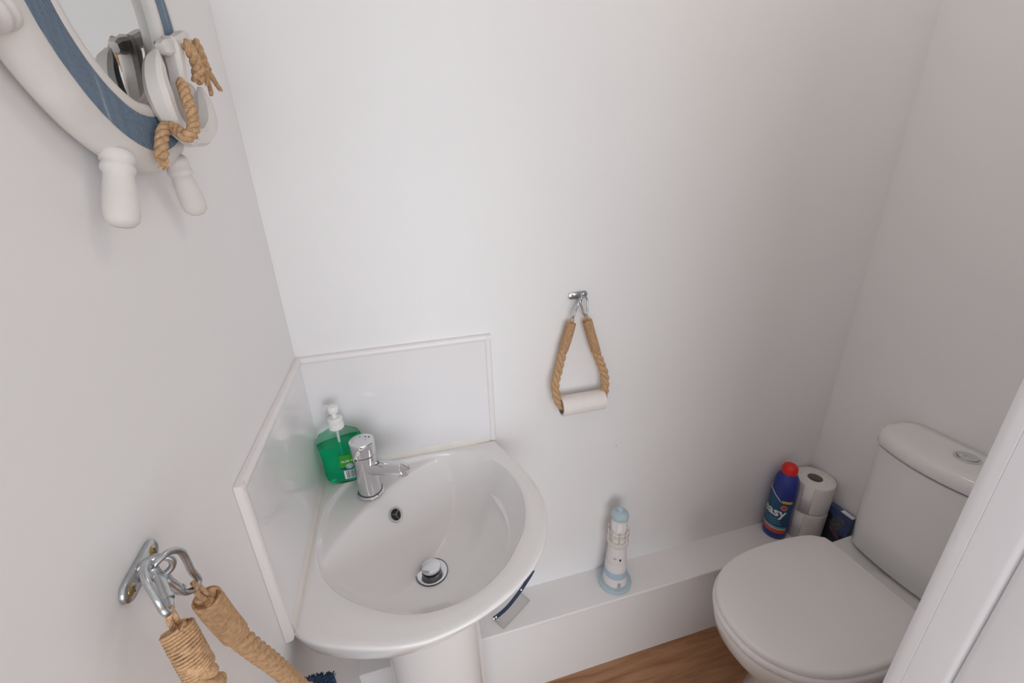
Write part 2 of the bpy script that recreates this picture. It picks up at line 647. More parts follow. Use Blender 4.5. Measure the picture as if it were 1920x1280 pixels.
def out_smooth():
    # round only the free curved front; keep the wall sides straight
    front = spline([Vector((x, y, 0)) for x, y in OUT[4:29]], 5)
    return [(p.x, p.y) for p in front]+OUT[29:]+OUT[:4]


ro_f = polar(out_smooth(), False)
ri_f = polar(OVAL, True)
NA = 192
ths = [2*PI*j/NA for j in range(NA)]
for q in (OUT[0], OUT[4], OUT[28]):
    ths.append(math.atan2(q[1]-BC.y, q[0]-BC.x) % (2*PI))
ths = sorted(ths)
RO = [ro_f(t) for t in ths]
RI = [min(ri_f(t), ro-0.006) for t, ro in zip(ths, RO)]


def smax(a, b, k):
    h = max(0, min(1, 0.5+0.5*(a-b)/k))
    return b*(1-h)+a*h+k*h*(1-h)


def bowl_z(x, y, rho):
    zb = 0.796-0.131*(1-min(1, rho)**2.7)
    u = (x-y)/math.sqrt(2)
    v = (x+y)/math.sqrt(2)-0.01
    ue = 0.168+1.2*v*v
    zs = -smax(-0.7905, -(0.7905-1.15*(u-ue)), 0.010)
    return smax(zb, zs, 0.0035)


rings = []


def ring(fr, z):
    return [Vector((BC.x+r*math.cos(t), BC.y+r*math.sin(t), z)) for r, t in zip(fr, ths)]


PC = Vector((0.185, -0.200))
def under(k, z):
    # shrink towards the pedestal
    out = []
    for r, t in zip(RO, ths):
        x = BC.x+r*math.cos(t)
        y = BC.y+r*math.sin(t)
        out.append(Vector((PC.x+(x-PC.x)*k, PC.y+(y-PC.y)*k, z)))
    return out


def cut(t):
    """how strongly the rim is undercut: a little at the left end, more towards the right"""
    x = math.cos(t)
    return 1.0+2.1*max(0, min(1, (x+0.45)/1.2))


CUT = [cut(t) for t in ths]


def side(ins, z):
    return ring([r-ins*c for r, c in zip(RO, CUT)], z)


rings += [under(0.34, 0.6565), under(0.50, 0.668), under(0.66, 0.69), under(0.78, 0.718), side(0.0240, 0.744), side(0.0135, 0.7565)]
rings += [side(0.0100, 0.7615), side(0.0080, 0.7660), side(0.0050, 0.7760), side(0.0021, 0.7870), ring([r-0.0012 for r in RO], 0.7935), ring([r-0.0010 for r in RO], 0.7962), ring([r-0.0020 for r in RO], 0.7984), ring([r-0.0042 for r in RO], 0.7997), ring([max(i+0.0035, o-0.013) for o, i in zip(RO, RI)], 0.8002)]
for k in (0.5,):
    rings.append(ring([max(i+0.003, i+(o-0.011-i)*k) for o, i in zip(RO, RI)], 0.8003))
rings.append(ring([i+0.0025 for i in RI], 0.80))
rings.append(ring([i+0.0008 for i in RI], 0.7988))
NR = 56
for k in range(NR):
    rho = 1-(k/NR)
    rr = []
    for j, (i, t) in enumerate(zip(RI, ths)):
        x = BC.x+i*rho*math.cos(t)
        y = BC.y+i*rho*math.sin(t)
        rr.append(Vector((x, y, bowl_z(x, y, rho))))
    rings.append(rr)
basin_root = thing('washbasin', (0.2, -0.2, 0.655), 'white ceramic corner washbasin with curved front rim, under the tap', 'washbasin')
bm_ = loft(rings, True, False)
cz = bowl_z(BC.x, BC.y, 0)
n_ = len(ths)
base_i = (len(rings)-1)*n_
bm_.v.append(Vector((BC.x, BC.y, cz)))
ci = len(bm_.v)-1
for j in range(n_):
    bm_.f.append((base_i+j, base_i+(j+1) % n_, ci))
obj('basin', bm_, M['ceramic'], basin_root, angle=50)

# waste: dished flange, dark ring, raised plug
DZ = cz+0.0012
DX, DY = 0.2040, -0.2150
obj('waste_flange', lathe([(0.0, DZ+0.0004), (0.030, DZ+0.0008), (0.0305, DZ+0.0018), (0.0292, DZ+0.0024), (0.026, DZ+0.0022), (0.021, DZ+0.0012), (0.0, DZ+0.001)], (DX, DY, 0), n=56), M['chrome'], basin_root)
obj('waste_ring', lathe([(0.0302, DZ-0.001), (0.0318, DZ-0.001), (0.0318, DZ+0.0021), (0.0302, DZ+0.0024), (0.0302, DZ-0.001)], (DX, DY, 0), n=56, cap0=False, cap1=False), M['dark_metal'], basin_root)
pl = obj('waste_plug', lathe([(0.0175, DZ+0.0125), (0.0190, DZ+0.0135), (0.0190, DZ+0.0155), (0.0178, DZ+0.0172), (0.012, DZ+0.0182), (0, DZ+0.0185)], (DX, DY, 0), n=48), M['chrome'], basin_root)
obj('plug_neck', lathe([(0.0188, DZ+0.001), (0.0188, DZ+0.0065), (0.0165, DZ+0.007), (0.0165, DZ+0.0115), (0.0172, DZ+0.0128)], (DX, DY, 0), n=40), M['dark_metal'], pl)
# overflow
ox = 0.1475
oy = -0.1345
def slope_pt(x, y):
    r = math.hypot(x-BC.x, y-BC.y)
    t = math.atan2(y-BC.y, x-BC.x)
    return bowl_z(x, y, r/ri_f(t))
oz = slope_pt(ox, oy)
e = 0.004
nx = -(slope_pt(ox+e, oy)-slope_pt(ox-e, oy))/(2*e)
ny = -(slope_pt(ox, oy+e)-slope_pt(ox, oy-e))/(2*e)
on = Vector((nx, ny, 1)).normalized()
of = obj('overflow_ring', lathe([(0.0100, -0.001), (0.0148, 0.0), (0.0152, 0.0016), (0.0142, 0.0030), (0.0118, 0.0028), (0.0102, 0.0012), (0.0095, -0.004)], (ox, oy, oz), on, 40, cap0=False, cap1=False), M['chrome'], basin_root)
obj('overflow_hole', lathe([(0.0101, 0.0008), (0.0, 0.0008)], (ox, oy, oz), on, 32, cap0=False), M['black'], of)
hub = lathe([(0.003, 0.0006), (0.003, 0.0016), (0.0, 0.0022)], (ox, oy, oz), on, 16)
a_, b_, d_ = frame_of(on)
for k in range(3):
    an = 2*PI*k/3+0.4
    dd = a_*math.cos(an)+b_*math.sin(an)
    o_ = Vector((ox, oy, oz))+on*0.0013
    hub.merge(tube([o_+on*0.0004, o_+on*0.0004+dd*0.0104], 0.0010, 6))
obj('overflow_spokes', hub, M['dark_metal'], of)

# pedestal
def dring(cx, cy, hw, hd, z, n=64, p=2.6):
    out = []
    for j in range(n):
        a = 2*PI*j/n
        c, s = math.cos(a), math.sin(a)
        out.append(Vector((cx+hw*math.copysign(abs(c)**(2/p), c), cy+hd*math.copysign(abs(s)**(2/p), s), z)))
    return out


ped = loft([dring(0.193, -0.205, 0.112, 0.095, 0.0), dring(0.193, -0.205, 0.110, 0.093, 0.03), dring(0.193, -0.205, 0.099, 0.082, 0.09), dring(0.193, -0.205, 0.095, 0.080, 0.30), dring(0.193, -0.205, 0.097, 0.082, 0.48), dring(0.192, -0.203, 0.099, 0.085, 0.60), dring(0.190, -0.202, 0.097, 0.084, 0.656)])
tag(obj('pedestal', ped, M['ceramic']), 'white ceramic pedestal column under the washbasin', 'pedestal')

# ------------------------------------------------------------------ tap
TX, TY, TZ = 0.1040, -0.0945, 0.7906
tap = thing('mixer_tap', (TX, TY, TZ), 'chrome single-lever mixer tap standing on the washbasin', 'tap')
obj('base_ring', lathe([(0.0262, 0), (0.0272, 0.0012), (0.0272, 0.0035), (0.0255, 0.0055), (0.0238, 0.0062)], (TX, TY, TZ), n=56), M['chrome'], tap)
obj('base_gasket', lathe([(0.0236, 0.0058), (0.0245, 0.0062), (0.0245, 0.0078), (0.0236, 0.008)], (TX, TY, TZ), n=48), M['dark_metal'], tap)
tb = lathe([(0.0232, 0.0075), (0.0228, 0.012), (0.0218, 0.030), (0.0214, 0.065), (0.0218, 0.092), (0.0214, 0.0945)], (TX, TY, TZ), n=56)
obj('body', tb, M['chrome'], tap)
obj('seal_ring', lathe([(0.0212, 0.0940), (0.0216, 0.0948), (0.0216, 0.0966), (0.0210, 0.0972)], (TX, TY, TZ), n=48), M['black'], tap)
obj('cap', lathe([(0.0216, 0.0968), (0.0236, 0.0978), (0.0240, 0.102), (0.0240, 0.1240), (0.0234, 0.1263), (0.0216, 0.1272), (0, 0.1275)], (TX, TY, TZ), n=56), M['chrome'], tap)
top_z = TZ+0.1275
dm = MB()
for dx, dy, rr in ((0.0075, 0.0095, 0.0013), (0.0140, 0.0065, 0.0016), (-0.003, 0.0125, 0.0009), (0.0085, -0.0005, 0.0008)):
    dm.merge(lathe([(rr, -0.0002), (rr, 0.0004), (0, 0.0005)], (TX+dx, TY+dy, top_z-0.0002), n=10))
obj('temperature_mark', dm, M['black'], tap)
# spout
sp0 = Vector((TX, TY, 0.8540))
sp1 = at(759, 878, 2, 0.8650)
sd = (sp1-sp0).normalized()
L = (sp1-sp0).length
a_ = sd.cross(Vector((0, 0, 1))).normalized()
b_ = a_.cross(sd)
sr = []
for s, hw, hh in ((0.008, 0.0165, 0.0160), (0.026, 0.0160, 0.0152), (0.050, 0.0152, 0.0144), (L-0.004, 0.0146, 0.0138), (L-0.0008, 0.0144, 0.0136), (L, 0.0136, 0.0128)):
    sr.append([sp0+sd*s+a_*(hw*math.cos(2*PI*j/40))+b_*(hh*math.sin(2*PI*j/40)) for j in range(40)])
# the end is cut at a slant, the upper edge set back
for rr in sr[-3:]:
    for p in rr:
        h = (p-sp0).dot(b_)
        p -= sd*(h*0.42)
sp = obj('spout', loft(sr), M['chrome'], tap)
fc = sp0+sd*(L-0.008)-b_*0.0125
obj('aerator', lathe([(0.0090, -0.005), (0.0090, 0.002), (0.0075, 0.0034), (0, 0.0032)], fc, -b_, 28), M['chrome'], sp)
obj('spout_mark', tube([sp0+sd*0.031+b_*0.0151-a_*0.002, sp0+sd*0.031+b_*0.0150+a_*0.003], 0.0006, 6), M['black'], sp)
# lever
l0 = Vector((TX, TY, 0.9110))
lt = at(666.5, 864.0, 1, -0.1400)
ld = (lt-l0).normalized()
ls = l0+ld*0.0185
lv = obj('lever', lathe([(0.0046, 0), (0.0050, 0.002), (0.0050, (lt-ls).length-0.001), (0.0044, (lt-ls).length), (0.0030, (lt-ls).length)], ls, ld, 24), M['chrome'], tap)
obj('lever_socket', lathe([(0.0026, 0), (0.0026, 0.0005)], ls+ld*((lt-ls).length-0.0001), ld, 16), M['dark_metal'], lv)

# ------------------------------------------------------------------ soap dispenser
SX, SY, SZ = 0.0555, -0.0445, 0.8004
soap = thing('soap_dispenser', (SX, SY, SZ), 'clear pump bottle of green hand soap in the basin corner behind the tap', 'soap bottle')
SH = [(h, a*1.05, b*1.08) if h < 0.115 else (h, a, b) for h, a, b in [(0.000, 0.026, 0.0155), (0.003, 0.0325, 0.0185), (0.010, 0.0365, 0.0205), (0.024, 0.0385, 0.0215), (0.045, 0.0378, 0.0212), (0.062, 0.0385, 0.0208), (0.080, 0.0408, 0.0205), (0.094, 0.0420, 0.0200), (0.104, 0.0405, 0.0190), (0.112, 0.0350, 0.0175), (0.118, 0.0250, 0.0155), (0.122, 0.0165, 0.0135), (0.126, 0.0130, 0.0125), (0.136, 0.0125, 0.0125)]]


def sring(z, hw, hd, inset=0.0, n=56):
    out = dring(SX, SY, hw-inset, hd-inset, SZ+z, n, 2.5)
    return out


bt = loft([sring(*q) for q in SH])
obj('bottle', bt, M['clear_bottle'], soap, angle=60)
LQ = [q for q in SH if 0.002 < q[0] < 0.100]
lr = [sring(LQ[0][0]+0.0012, LQ[0][1]-0.004, LQ[0][2]-0.004)]+[sring(q[0]+0.0008, q[1], q[2], 0.0012) for q in LQ[1:]]
lq_ = loft(lr)
def lq_slope(p):
    t = max(0, (p.z-SZ-0.075)/0.03)
    return Vector((p.x, p.y, p.z+t*((p.x-SX)*0.16-0.004)))
lq_.xf(lq_slope)
obj('liquid_soap', lq_, M['liquid'], soap, angle=60)
obj('dip_tube', tube([(SX, SY, SZ+0.012), (SX, SY, SZ+0.125)], 0.0028, 12), M['white_plastic'], soap)
cp = []
for k in range(4):
    h = 0.1245+0.0032*k
    cp += [(0.0138, h), (0.0146, h+0.0008), (0.0146, h+0.0020), (0.0138, h+0.0028)]
cp += [(0.0142, 0.1378), (0.0142, 0.1465), (0.0120, 0.1485), (0.0, 0.1488)]
col_ = obj('collar', lathe([(0.0130, 0.1238)]+cp, (SX, SY, SZ), n=40), M['white_plastic'], soap)
pmp = lathe([(0.0045, 0.1480), (0.0045, 0.1590), (0.0085, 0.1600), (0.0100, 0.1630), (0.0105, 0.1700), (0.0095, 0.1735), (0.0060, 0.1750), (0, 0.1753)], (SX, SY, SZ), n=32)
nz = Vector((-0.62, 0.70, -0.10)).normalized()
pmp.merge(tube([Vector((SX, SY, SZ+0.168))+nz*s for s in (0.004, 0.012, 0.020, 0.026)]+[Vector((SX, SY, SZ+0.168))+nz*0.028+Vector((0, 0, -0.005))], lambda t: 0.0048-0.0014*t, 16))
obj('pump_head', pmp, M['white_plastic'], soap)


def soap_front(dx, z, lift=0.0006):
    """point on the bottle's front skin"""
    hw = interp([(q[0], q[1]) for q in SH], z)
    hd = interp([(q[0], q[2]) for q in SH], z)
    t = max(-1, min(1, dx/hw))
    return Vector((SX+dx, SY-hd*(1-abs(t)**2.5)**(1/2.5)-lift, SZ+z))


def patch(fn, u0, u1, v0, v1, nu, nv, rnd=0.0):
    mb = MB()
    vs = []
    for i in range(nv+1):
        for j in range(nu+1):
            vs.append(fn(u0+(u1-u0)*j/nu, v0+(v1-v0)*i/nv))
    mb.add(vs, [(i*(nu+1)+j, i*(nu+1)+j+1, (i+1)*(nu+1)+j+1, (i+1)*(nu+1)+j) for i in range(nv) for j in range(nu)])
    return mb


lab = obj('label', patch(lambda u, v: soap_front(u, v+0.004*0-0.0*u), -0.004, 0.030, 0.040, 0.071, 14, 10), M['label_green'], soap, label='green printed label')
obj('label_band', patch(lambda u, v: soap_front(u, v, 0.0008), -0.004, 0.030, 0.0385, 0.0425, 14, 2), M['navy'], lab)
tm = text_mesh('ALOE VERA', 0.0064, 0.00012)
obj('lettering', tm.xf(lambda p: soap_front(-0.001+p.x, 0.0545+p.y, 0.0010)), M['label_white'], lab)
bd = MB()
nb = 28
bd.add([soap_front(0.014, 0.0445, 0.0011)]+[soap_front(0.014+0.0068*math.cos(2*PI*k/nb), 0.0445+0.0052*math.sin(2*PI*k/nb), 0.0011) for k in range(nb)], [(0, 1+k, 1+(k+1) % nb) for k in range(nb)])
bg = obj('badge', bd, M['label_teal'], lab)
bd2 = MB()
for rr in (1.0,):
    pts = [soap_front(0.014+0.0068*math.cos(2*PI*k/nb), 0.0445+0.0052*math.sin(2*PI*k/nb), 0.0013) for k in range(nb)]
    bd2.merge(tube(pts, 0.0005, 5, closed=True))
bd2.merge(patch(lambda u, v: soap_front(u, v, 0.0013), 0.010, 0.018, 0.0450, 0.0466, 4, 1))
bd2.merge(patch(lambda u, v: soap_front(u, v, 0.0013), 0.011, 0.017, 0.0420, 0.0434, 4, 1))
obj('badge_mark', bd2, M['label_white'], bg)
bc = obj('barcode_panel', patch(lambda u, v: soap_front(u, v), 0.0005, 0.028, 0.0135, 0.0345, 12, 6), M['label_white'], soap)
bars = MB()
xx = 0.0045
rb = random.Random(7)
while xx < 0.0270:
    wv = rb.choice([0.0004, 0.0006, 0.0010])
    bars.merge(patch(lambda u, v: soap_front(u, v, 0.0010), xx, xx+wv, 0.0155, 0.0335, 1, 4))
    xx += wv+rb.choice([0.0005, 0.0007, 0.0010])
obj('barcode', bars, M['navy'], bc)

# ------------------------------------------------------------------ ship's wheel mirror on the left wall
WX, WY, WZ = 0.0272, -0.3794, 1.5387
wheel = thing('ship_wheel_mirror', (0, WY, WZ), 'round ship-wheel mirror in white and blue with anchor and rope on the left wall', 'mirror')


def wring(prof, n=128, wob=0.0):
    """revolve (radius, depth) about the wheel's axis"""
    rr = []
    for i in range(n):
        a = 2*PI*i/n
        k = 1+wob*noise.noise(Vector((math.cos(a)*3, math.sin(a)*3, 1.7)))
        rr.append([Vector((x, WY+r*k*math.cos(a), WZ+r*k*math.sin(a))) for r, x in prof])
    rr.append(rr[0])
    return loft(rr, False, False)


rim = wring([(0.1150, 0.003), (0.127, 0.003), (0.1315, 0.007), (0.1338, 0.013), (0.1332, 0.018), (0.1300, 0.0235), (0.125, 0.0260), (0.1160, 0.0272), (0.1150, 0.0268), (0.1150, 0.003)], wob=0.010)
obj('rim', rim, M['white_wood'], wheel, angle=60)
bb_ = wring([(0.0870, 0.004), (0.1165, 0.004), (0.1165, 0.0262), (0.1158, 0.0274), (0.0890, 0.0274), (0.0870, 0.0260), (0.0870, 0.004)])
obj('blue_band', bb_, M['ribbed'], wheel, loc=(0.0272, WY, WZ))
ir = wring([(0.0785, 0.006), (0.0890, 0.006), (0.0890, 0.0272), (0.0880, 0.0280), (0.0835, 0.0283), (0.0800, 0.0275), (0.0782, 0.0235), (0.0776, 0.0180), (0.0785, 0.006)], wob=0.010)
obj('inner_rim', ir, M['white_wood'], wheel, angle=60)
mg = MB()
nn_ = 96
mg.add([Vector((0.0195, WY, WZ))]+[Vector((0.0195, WY+0.0800*math.cos(2*PI*k/nn_), WZ+0.0800*math.sin(2*PI*k/nn_))) for k in range(nn_)]+[Vector((0.0165, WY+0.0800*math.cos(2*PI*k/nn_), WZ+0.0800*math.sin(2*PI*k/nn_))) for k in range(nn_)],
       [(0, 1+k, 1+(k+1) % nn_) for k in range(nn_)]+[(1+k, 1+(k+1) % nn_, 1+nn_+(k+1) % nn_, 1+nn_+k) for k in range(nn_)]+[tuple(1+nn_+k for k in range(nn_))])
obj('mirror_glass', mg, M['mirror'], wheel)
for k in range(8):
    th = 0.405-k*PI/4
    d = Vector((0, -math.sin(th), -math.cos(th)))
    c0 = Vector((0.0200, WY, WZ))+d*0.128
    d = (d+Vector((-0.03, 0, 0))).normalized()
    hprof = [(0.0100, 0.0), (0.0125, 0.003), (0.0128, 0.008), (0.0112, 0.0105), (0.0126, 0.0125), (0.0128, 0.0155), (0.0110, 0.0180), (0.0108, 0.0200), (0.0120, 0.028), (0.0132, 0.040), (0.0134, 0.048), (0.0122, 0.0545), (0.0085, 0.0580), (0.0, 0.0590)]
    obj('handle', lathe([(r*0.84, h) for r, h in hprof], c0, d, 32), M['white_wood'], wheel, angle=60)

# anchor ornament lying on the wheel's lower right
AXC = 0.0368


def bar(path, wid, thk, n=10):
    """flat carved bar: path in the wheel's plane, in-plane half width and half thickness along it"""
    pts = spline([Vector((AXC, y, z)) for y, z in path], 6)
    m = len(pts)
    rr = []
    for i, p in enumerate(pts):
        t = (pts[min(i+1, m-1)]-pts[max(i-1, 0)]).normalized()
        s_ = Vector((1, 0, 0)).cross(t).normalized()
        k = i/(m-1)
        w = interp(wid, k)
        h = interp(thk, k)
        rr.append([p+s_*(w*a)+Vector((h*b, 0, 0)) for a, b in ((1, -0.55), (1, 0.55), (0.6, 1), (-0.6, 1), (-1, 0.55), (-1, -0.55), (-0.6, -1), (0.6, -1))])
    return loft(rr)


CR = (-0.330, 1.4365)
W_ = [(0, 0.0008), (0.12, 0.0048), (0.35, 0.0085), (0.7, 0.0075), (1, 0.0085)]
T_ = [(0, 0.0020), (0.15, 0.0066), (0.45, 0.0088), (0.8, 0.0070), (1, 0.0064)]
obj('anchor_arm', bar([(-0.3490, 1.5045), (-0.3640, 1.4850), (-0.3670, 1.4640), (-0.3560, 1.4460), CR], W_, T_), M['white_wood'], wheel, angle=30)
obj('anchor_arm', bar([(-0.2620, 1.4900), (-0.2600, 1.4700), (-0.2700, 1.4530), (-0.2950, 1.4400), CR], W_, T_), M['white_wood'], wheel, angle=30)
obj('anchor_shank', bar([CR, (-0.3220, 1.4680), (-0.3150, 1.4960), (-0.3085, 1.5220)], [(0, 0.0090), (0.4, 0.0070), (0.62, 0.0060), (0.85, 0.0085), (0.96, 0.0080), (1, 0.0050)], [(0, 0.0075), (0.6, 0.0072), (0.9, 0.0080), (1, 0.0055)]), M['white_wood'], wheel, angle=30)
obj('anchor_stock', bar([(-0.3380, 1.5075), (-0.3030, 1.5190), (-0.2640, 1.5340)], [(0, 0.0040), (0.1, 0.0065), (0.5, 0.0055), (0.9, 0.0065), (1, 0.0040)], [(0, 0.0035), (0.1, 0.0060), (0.5, 0.0050), (0.9, 0.0062), (1, 0.0035)]), M['white_wood'], wheel, angle=30)

S_ = 480/1336
rp = [(846, 838, 0.0345), (842, 770, 0.0345), (850, 690, 0.0350), (880, 660, 0.0360), (925, 680, 0.0440), (970, 712, 0.0530), (1005, 690, 0.0560), (1008, 630, 0.0560), (992, 560, 0.0540), (968, 490, 0.0500), (948, 430, 0.0460)]
pts = spline([at(x*S_, y*S_, 0, d) for x, y, d in rp], 10)
ar = twisted(pts, 0.0052, n=8)
frd = random.Random(3)
e0 = pts[0]
for k in range(14):
    dv = Vector((frd.uniform(-.4, .4), frd.uniform(-.9, .9), -1)).normalized()
    ar.merge(tube([e0+Vector((frd.uniform(-.002, .002), frd.uniform(-.003, .003), 0.002)), e0+dv*0.004, e0+dv*0.0075+Vector((0, frd.uniform(-.002, .002), 0))], 0.0009, 5))
obj('rope', ar, M['jute'], wheel, angle=70)
# second end of the rope: comes over the crossbar and frays
rp2 = [(968, 225, 0.047), (995, 265, 0.050), (1020, 320, 0.050), (1033, 370, 0.049), (1034, 430, 0.047)]
pts2 = spline([at(x*S_, y*S_, 0, d) for x, y, d in rp2], 10)
obj('rope_loop', twisted(pts2, 0.0056, n=8), M['jute'], wheel, angle=70)
rp3 = [(1012, 212, 0.040), (1040, 270, 0.042), (1062, 330, 0.043), (1072, 370, 0.043)]
pts3 = spline([at(x*S_, y*S_, 0, d) for x, y, d in rp3], 10)
ar2 = twisted(pts3, 0.0052, n=8)
for (x, y), n3 in (((1150, 465), 3), ((1128, 440), 3), ((1105, 492), 3), ((1085, 440), 3), ((1100, 360), 2)):
    for k in range(n3):
        j = lambda s: frd.uniform(-s, s)
        q0 = at(1062*S_, 345*S_, 0, 0.043)
        q1 = at(((1062+x)/2+j(6))*S_, ((360+y)/2-12+j(6))*S_, 0, 0.043+j(0.003))
        q2 = at((x+j(7))*S_, (y+j(7))*S_, 0, 0.042+j(0.003))
        ar2.merge(tube(spline([q0, q1, q2], 6), 0.0019, 6))
obj('rope_tail', ar2, M['jute'], wheel, angle=70)


# ------------------------------------------------------------------ rope holders
def carabiner(ctrl, rad, root, gate=(0.62, 0.86)):
    pts = spline(ctrl, 8, True)
    o = obj('carabiner', tube(pts, rad, 12, closed=True), M['zinc'], root, angle=60)
    n = len(pts)
    i0, i1 = int(gate[0]*n), int(gate[1]*n)
    g = tube(pts[i0:i1], rad*1.28, 12)
    for i in (i0, i1-1):
        t = (pts[min(i+1, n-1)]-pts[i-1]).normalized()
        g.merge(lathe([(rad*1.5, -0.0012), (rad*1.5, 0.0012)], pts[i], t, 12))
    obj('gate', g, M['zinc'], o, angle=50)
    return o


def wall_plate(root, c, ax_l, ax_n, length, width, th=0.0028, sm='brass'):
    """stadium plate with two countersunk screws and a ring; ax_l along the plate, ax_n out of the wall"""
    c = Vector(c)
    al = Vector(ax_l)
    an = Vector(ax_n)
    ac = an.cross(al)
    out = []
    hl, hw = length/2-width/2, width/2
    for k in range(15):
        a = -PI/2+PI*k/14
        out.append((hl+hw*math.cos(a), hw*math.sin(a)))
    for k in range(15):
        a = PI/2+PI*k/14
        out.append((-hl+hw*math.cos(a), hw*math.sin(a)))
    def rg(k, h):
        return [c+al*(x*k)+ac*(y*k)+an*h for x, y in out]
    o = obj('wall_plate', loft([rg(1, 0.0002), rg(1, th*0.7), rg(0.95, th)]), M['zinc'], root, angle=60)
    for s in (-1, 1):
        p = c+al*(s*(hl-0.0005))+an*th
        so = obj('screw', lathe([(0.0044, -0.0004), (0.0044, 0.0004), (0.003, 0.0011), (0, 0.0013)], p, an, 20), M[sm], o)
        sl = MB()
        for d in (al, ac):
            sl.merge(tube([p+an*0.0013-d*0.0024, p+an*0.0013+d*0.0024], 0.0006, 5))
        obj('screw_slot', sl, M['dark_metal'], so)
    return o


def loop_cord(root, pin, pwrap, side, rad, rope):
    """little eye of cord between the carabiner and the rope end"""
    side = Vector(side)
    mb = MB()
    p = [Vector(pwrap)+side*0.35, Vector(pwrap).lerp(Vector(pin), 0.55)+side*0.6, Vector(pin), Vector(pwrap).lerp(Vector(pin), 0.55)-side*0.6, Vector(pwrap)-side*0.35]
    mb.merge(twisted(spline(p, 8), rad, n=7))
    return obj('cord_eye', mb, M['jute'], rope, angle=70)


# ---- toilet roll holder on the back wall
HZ = 1.1335
trh = thing('toilet_roll_holder', (0.595, 0, HZ), 'jute rope toilet roll holder hanging from a metal plate on the back wall', 'toilet roll holder')
wall_plate(trh, (0.5945, 0, HZ), (1, 0, 0.05), (0, -1, 0), 0.046, 0.0155, 0.0028, 'zinc')
rcx = Vector((0.598, -0.012, HZ-0.003))
rgp = [rcx+Vector((0.0035*math.cos(2*PI*k/28), 0.0095*math.cos(2*PI*k/28)*1.0, 0.0095*math.sin(2*PI*k/28))) for k in range(28)]
obj('ring', tube(rgp, 0.0018, 10, closed=True), M['zinc'], trh)
yR = -0.020
RZ, RX0, RX1 = 0.8745, 0.5455, 0.6545
e1 = at(1074.5, 592, 1, -0.020)
e2 = at(1097, 588, 1, -0.020)
t1 = at(1087, 562, 1, -0.019)
t2 = at(1090, 560, 1, -0.019)


def cara_at(top, bot, side, w0, w1):
    d = (bot-top)
    s = Vector(side).normalized()
    return [top+d*0.0+s*0, top+d*0.06+s*w0*0.75, top+d*0.25+s*w0, top+d*0.6+s*w1*0.9, top+d*0.9+s*w1*0.7, bot, top+d*0.9-s*w1*0.7, top+d*0.6-s*w1*0.9, top+d*0.25-s*w0, top+d*0.06-s*w0*0.75]


carabiner(cara_at(t1+Vector((0.001, 0, 0.004)), e1+Vector((0, 0, -0.004)), (0.5, 0.87, 0.1), 0.0085, 0.0065), 0.0018, trh)
carabiner(cara_at(t2+Vector((0.004, 0, 0.004)), e2+Vector((0.002, 0, -0.004)), (0.95, 0.3, 0.1), 0.0100, 0.0080), 0.0018, trh)
w1p = [at(1071, 606, 1, yR), at(1064, 632, 1, yR), at(1056, 656, 1, yR-0.001)]
w2p = [at(1101, 601, 1, yR), at(1109, 630, 1, yR), at(1117, 657, 1, yR-0.001)]
leftp = [w1p[0], w1p[1], w1p[2], at(1048, 690, 1, yR-0.003), at(1041, 722, 1, -0.026), Vector((0.5395, -0.0285, 0.8900)), Vector((0.552, -0.0295, RZ-0.0025)), Vector((0.572, -0.0302, RZ+0.0050)), Vector((0.600, -0.0304, RZ+0.0068))]
rightp = [w2p[0], w2p[1], w2p[2], at(1127, 683, 1, yR-0.003), at(1134, 706, 1, -0.026), Vector((0.6585, -0.0285, 0.8890)), Vector((0.648, -0.0295, RZ-0.0025)), Vector((0.628, -0.0302, RZ+0.0050)), Vector((0.600, -0.0304, RZ+0.0068))]
full = spline(leftp+rightp[::-1][1:], 8)
rope1 = obj('rope', twisted(full, 0.0102, pitch=0.052, n=10, hand=-1), M['jute'], trh, angle=70)
for wp, en in ((w1p, e1), (w2p, e2)):
    obj('cord_wrap', coil(spline(wp, 8), 0.0102, 0.0011), M['jute'], rope1, angle=70)
    loop_cord(trh, en+Vector((0, 0, -0.0005)), wp[0]+Vector((0, 0, -0.002)), (0.006, 0, 0), 0.0014, rope1)

# almost finished paper roll on that rope
pr_ = thing('toilet_roll', (0.60, -0.0305, RZ), 'nearly finished white toilet roll threaded on the rope of the wall holder', 'toilet roll')
pm = lathe([(0.0192, 0.0), (0.0240, 0.0), (0.0243, 0.002), (0.0243, RX1-RX0-0.002), (0.0240, RX1-RX0), (0.0192, RX1-RX0)], (RX0, -0.0305, RZ), (1, 0, 0), 56, cap0=False, cap1=False)
obj('paper', pm, M['paper'], pr_)
obj('cardboard_core', lathe([(0.0190, 0.0006), (0.0190, RX1-RX0-0.0006), (0.0182, RX1-RX0-0.0006), (0.0182, 0.0006), (0.0190, 0.0006)], (RX0, -0.0305, RZ), (1, 0, 0), 48, cap0=False, cap1=False), M['card'], pr_)

# filled screw hole on the wall just under that plate
q = at(1069, 573, 1, 0)
tag(obj('wall_plug', lathe([(0.0048, -0.0002), (0.0050, 0.0004), (0.0042, 0.0010), (0.0032, 0.0006), (0, 0.0004)], q, (0, -1, 0), 24), M['trim']), 'small round white wall plug just under the metal plate of the roll holder', 'wall plug')
q = at(1155.5, 835, 1, 0)
tag(obj('wall_nick', lathe([(0.0016, -0.0001), (0.0016, 0.0003), (0, 0.0005)], q, (0, -1, 0), 12), M['grey_print']), 'tiny dark nick in the back wall above the lighthouse', 'mark')

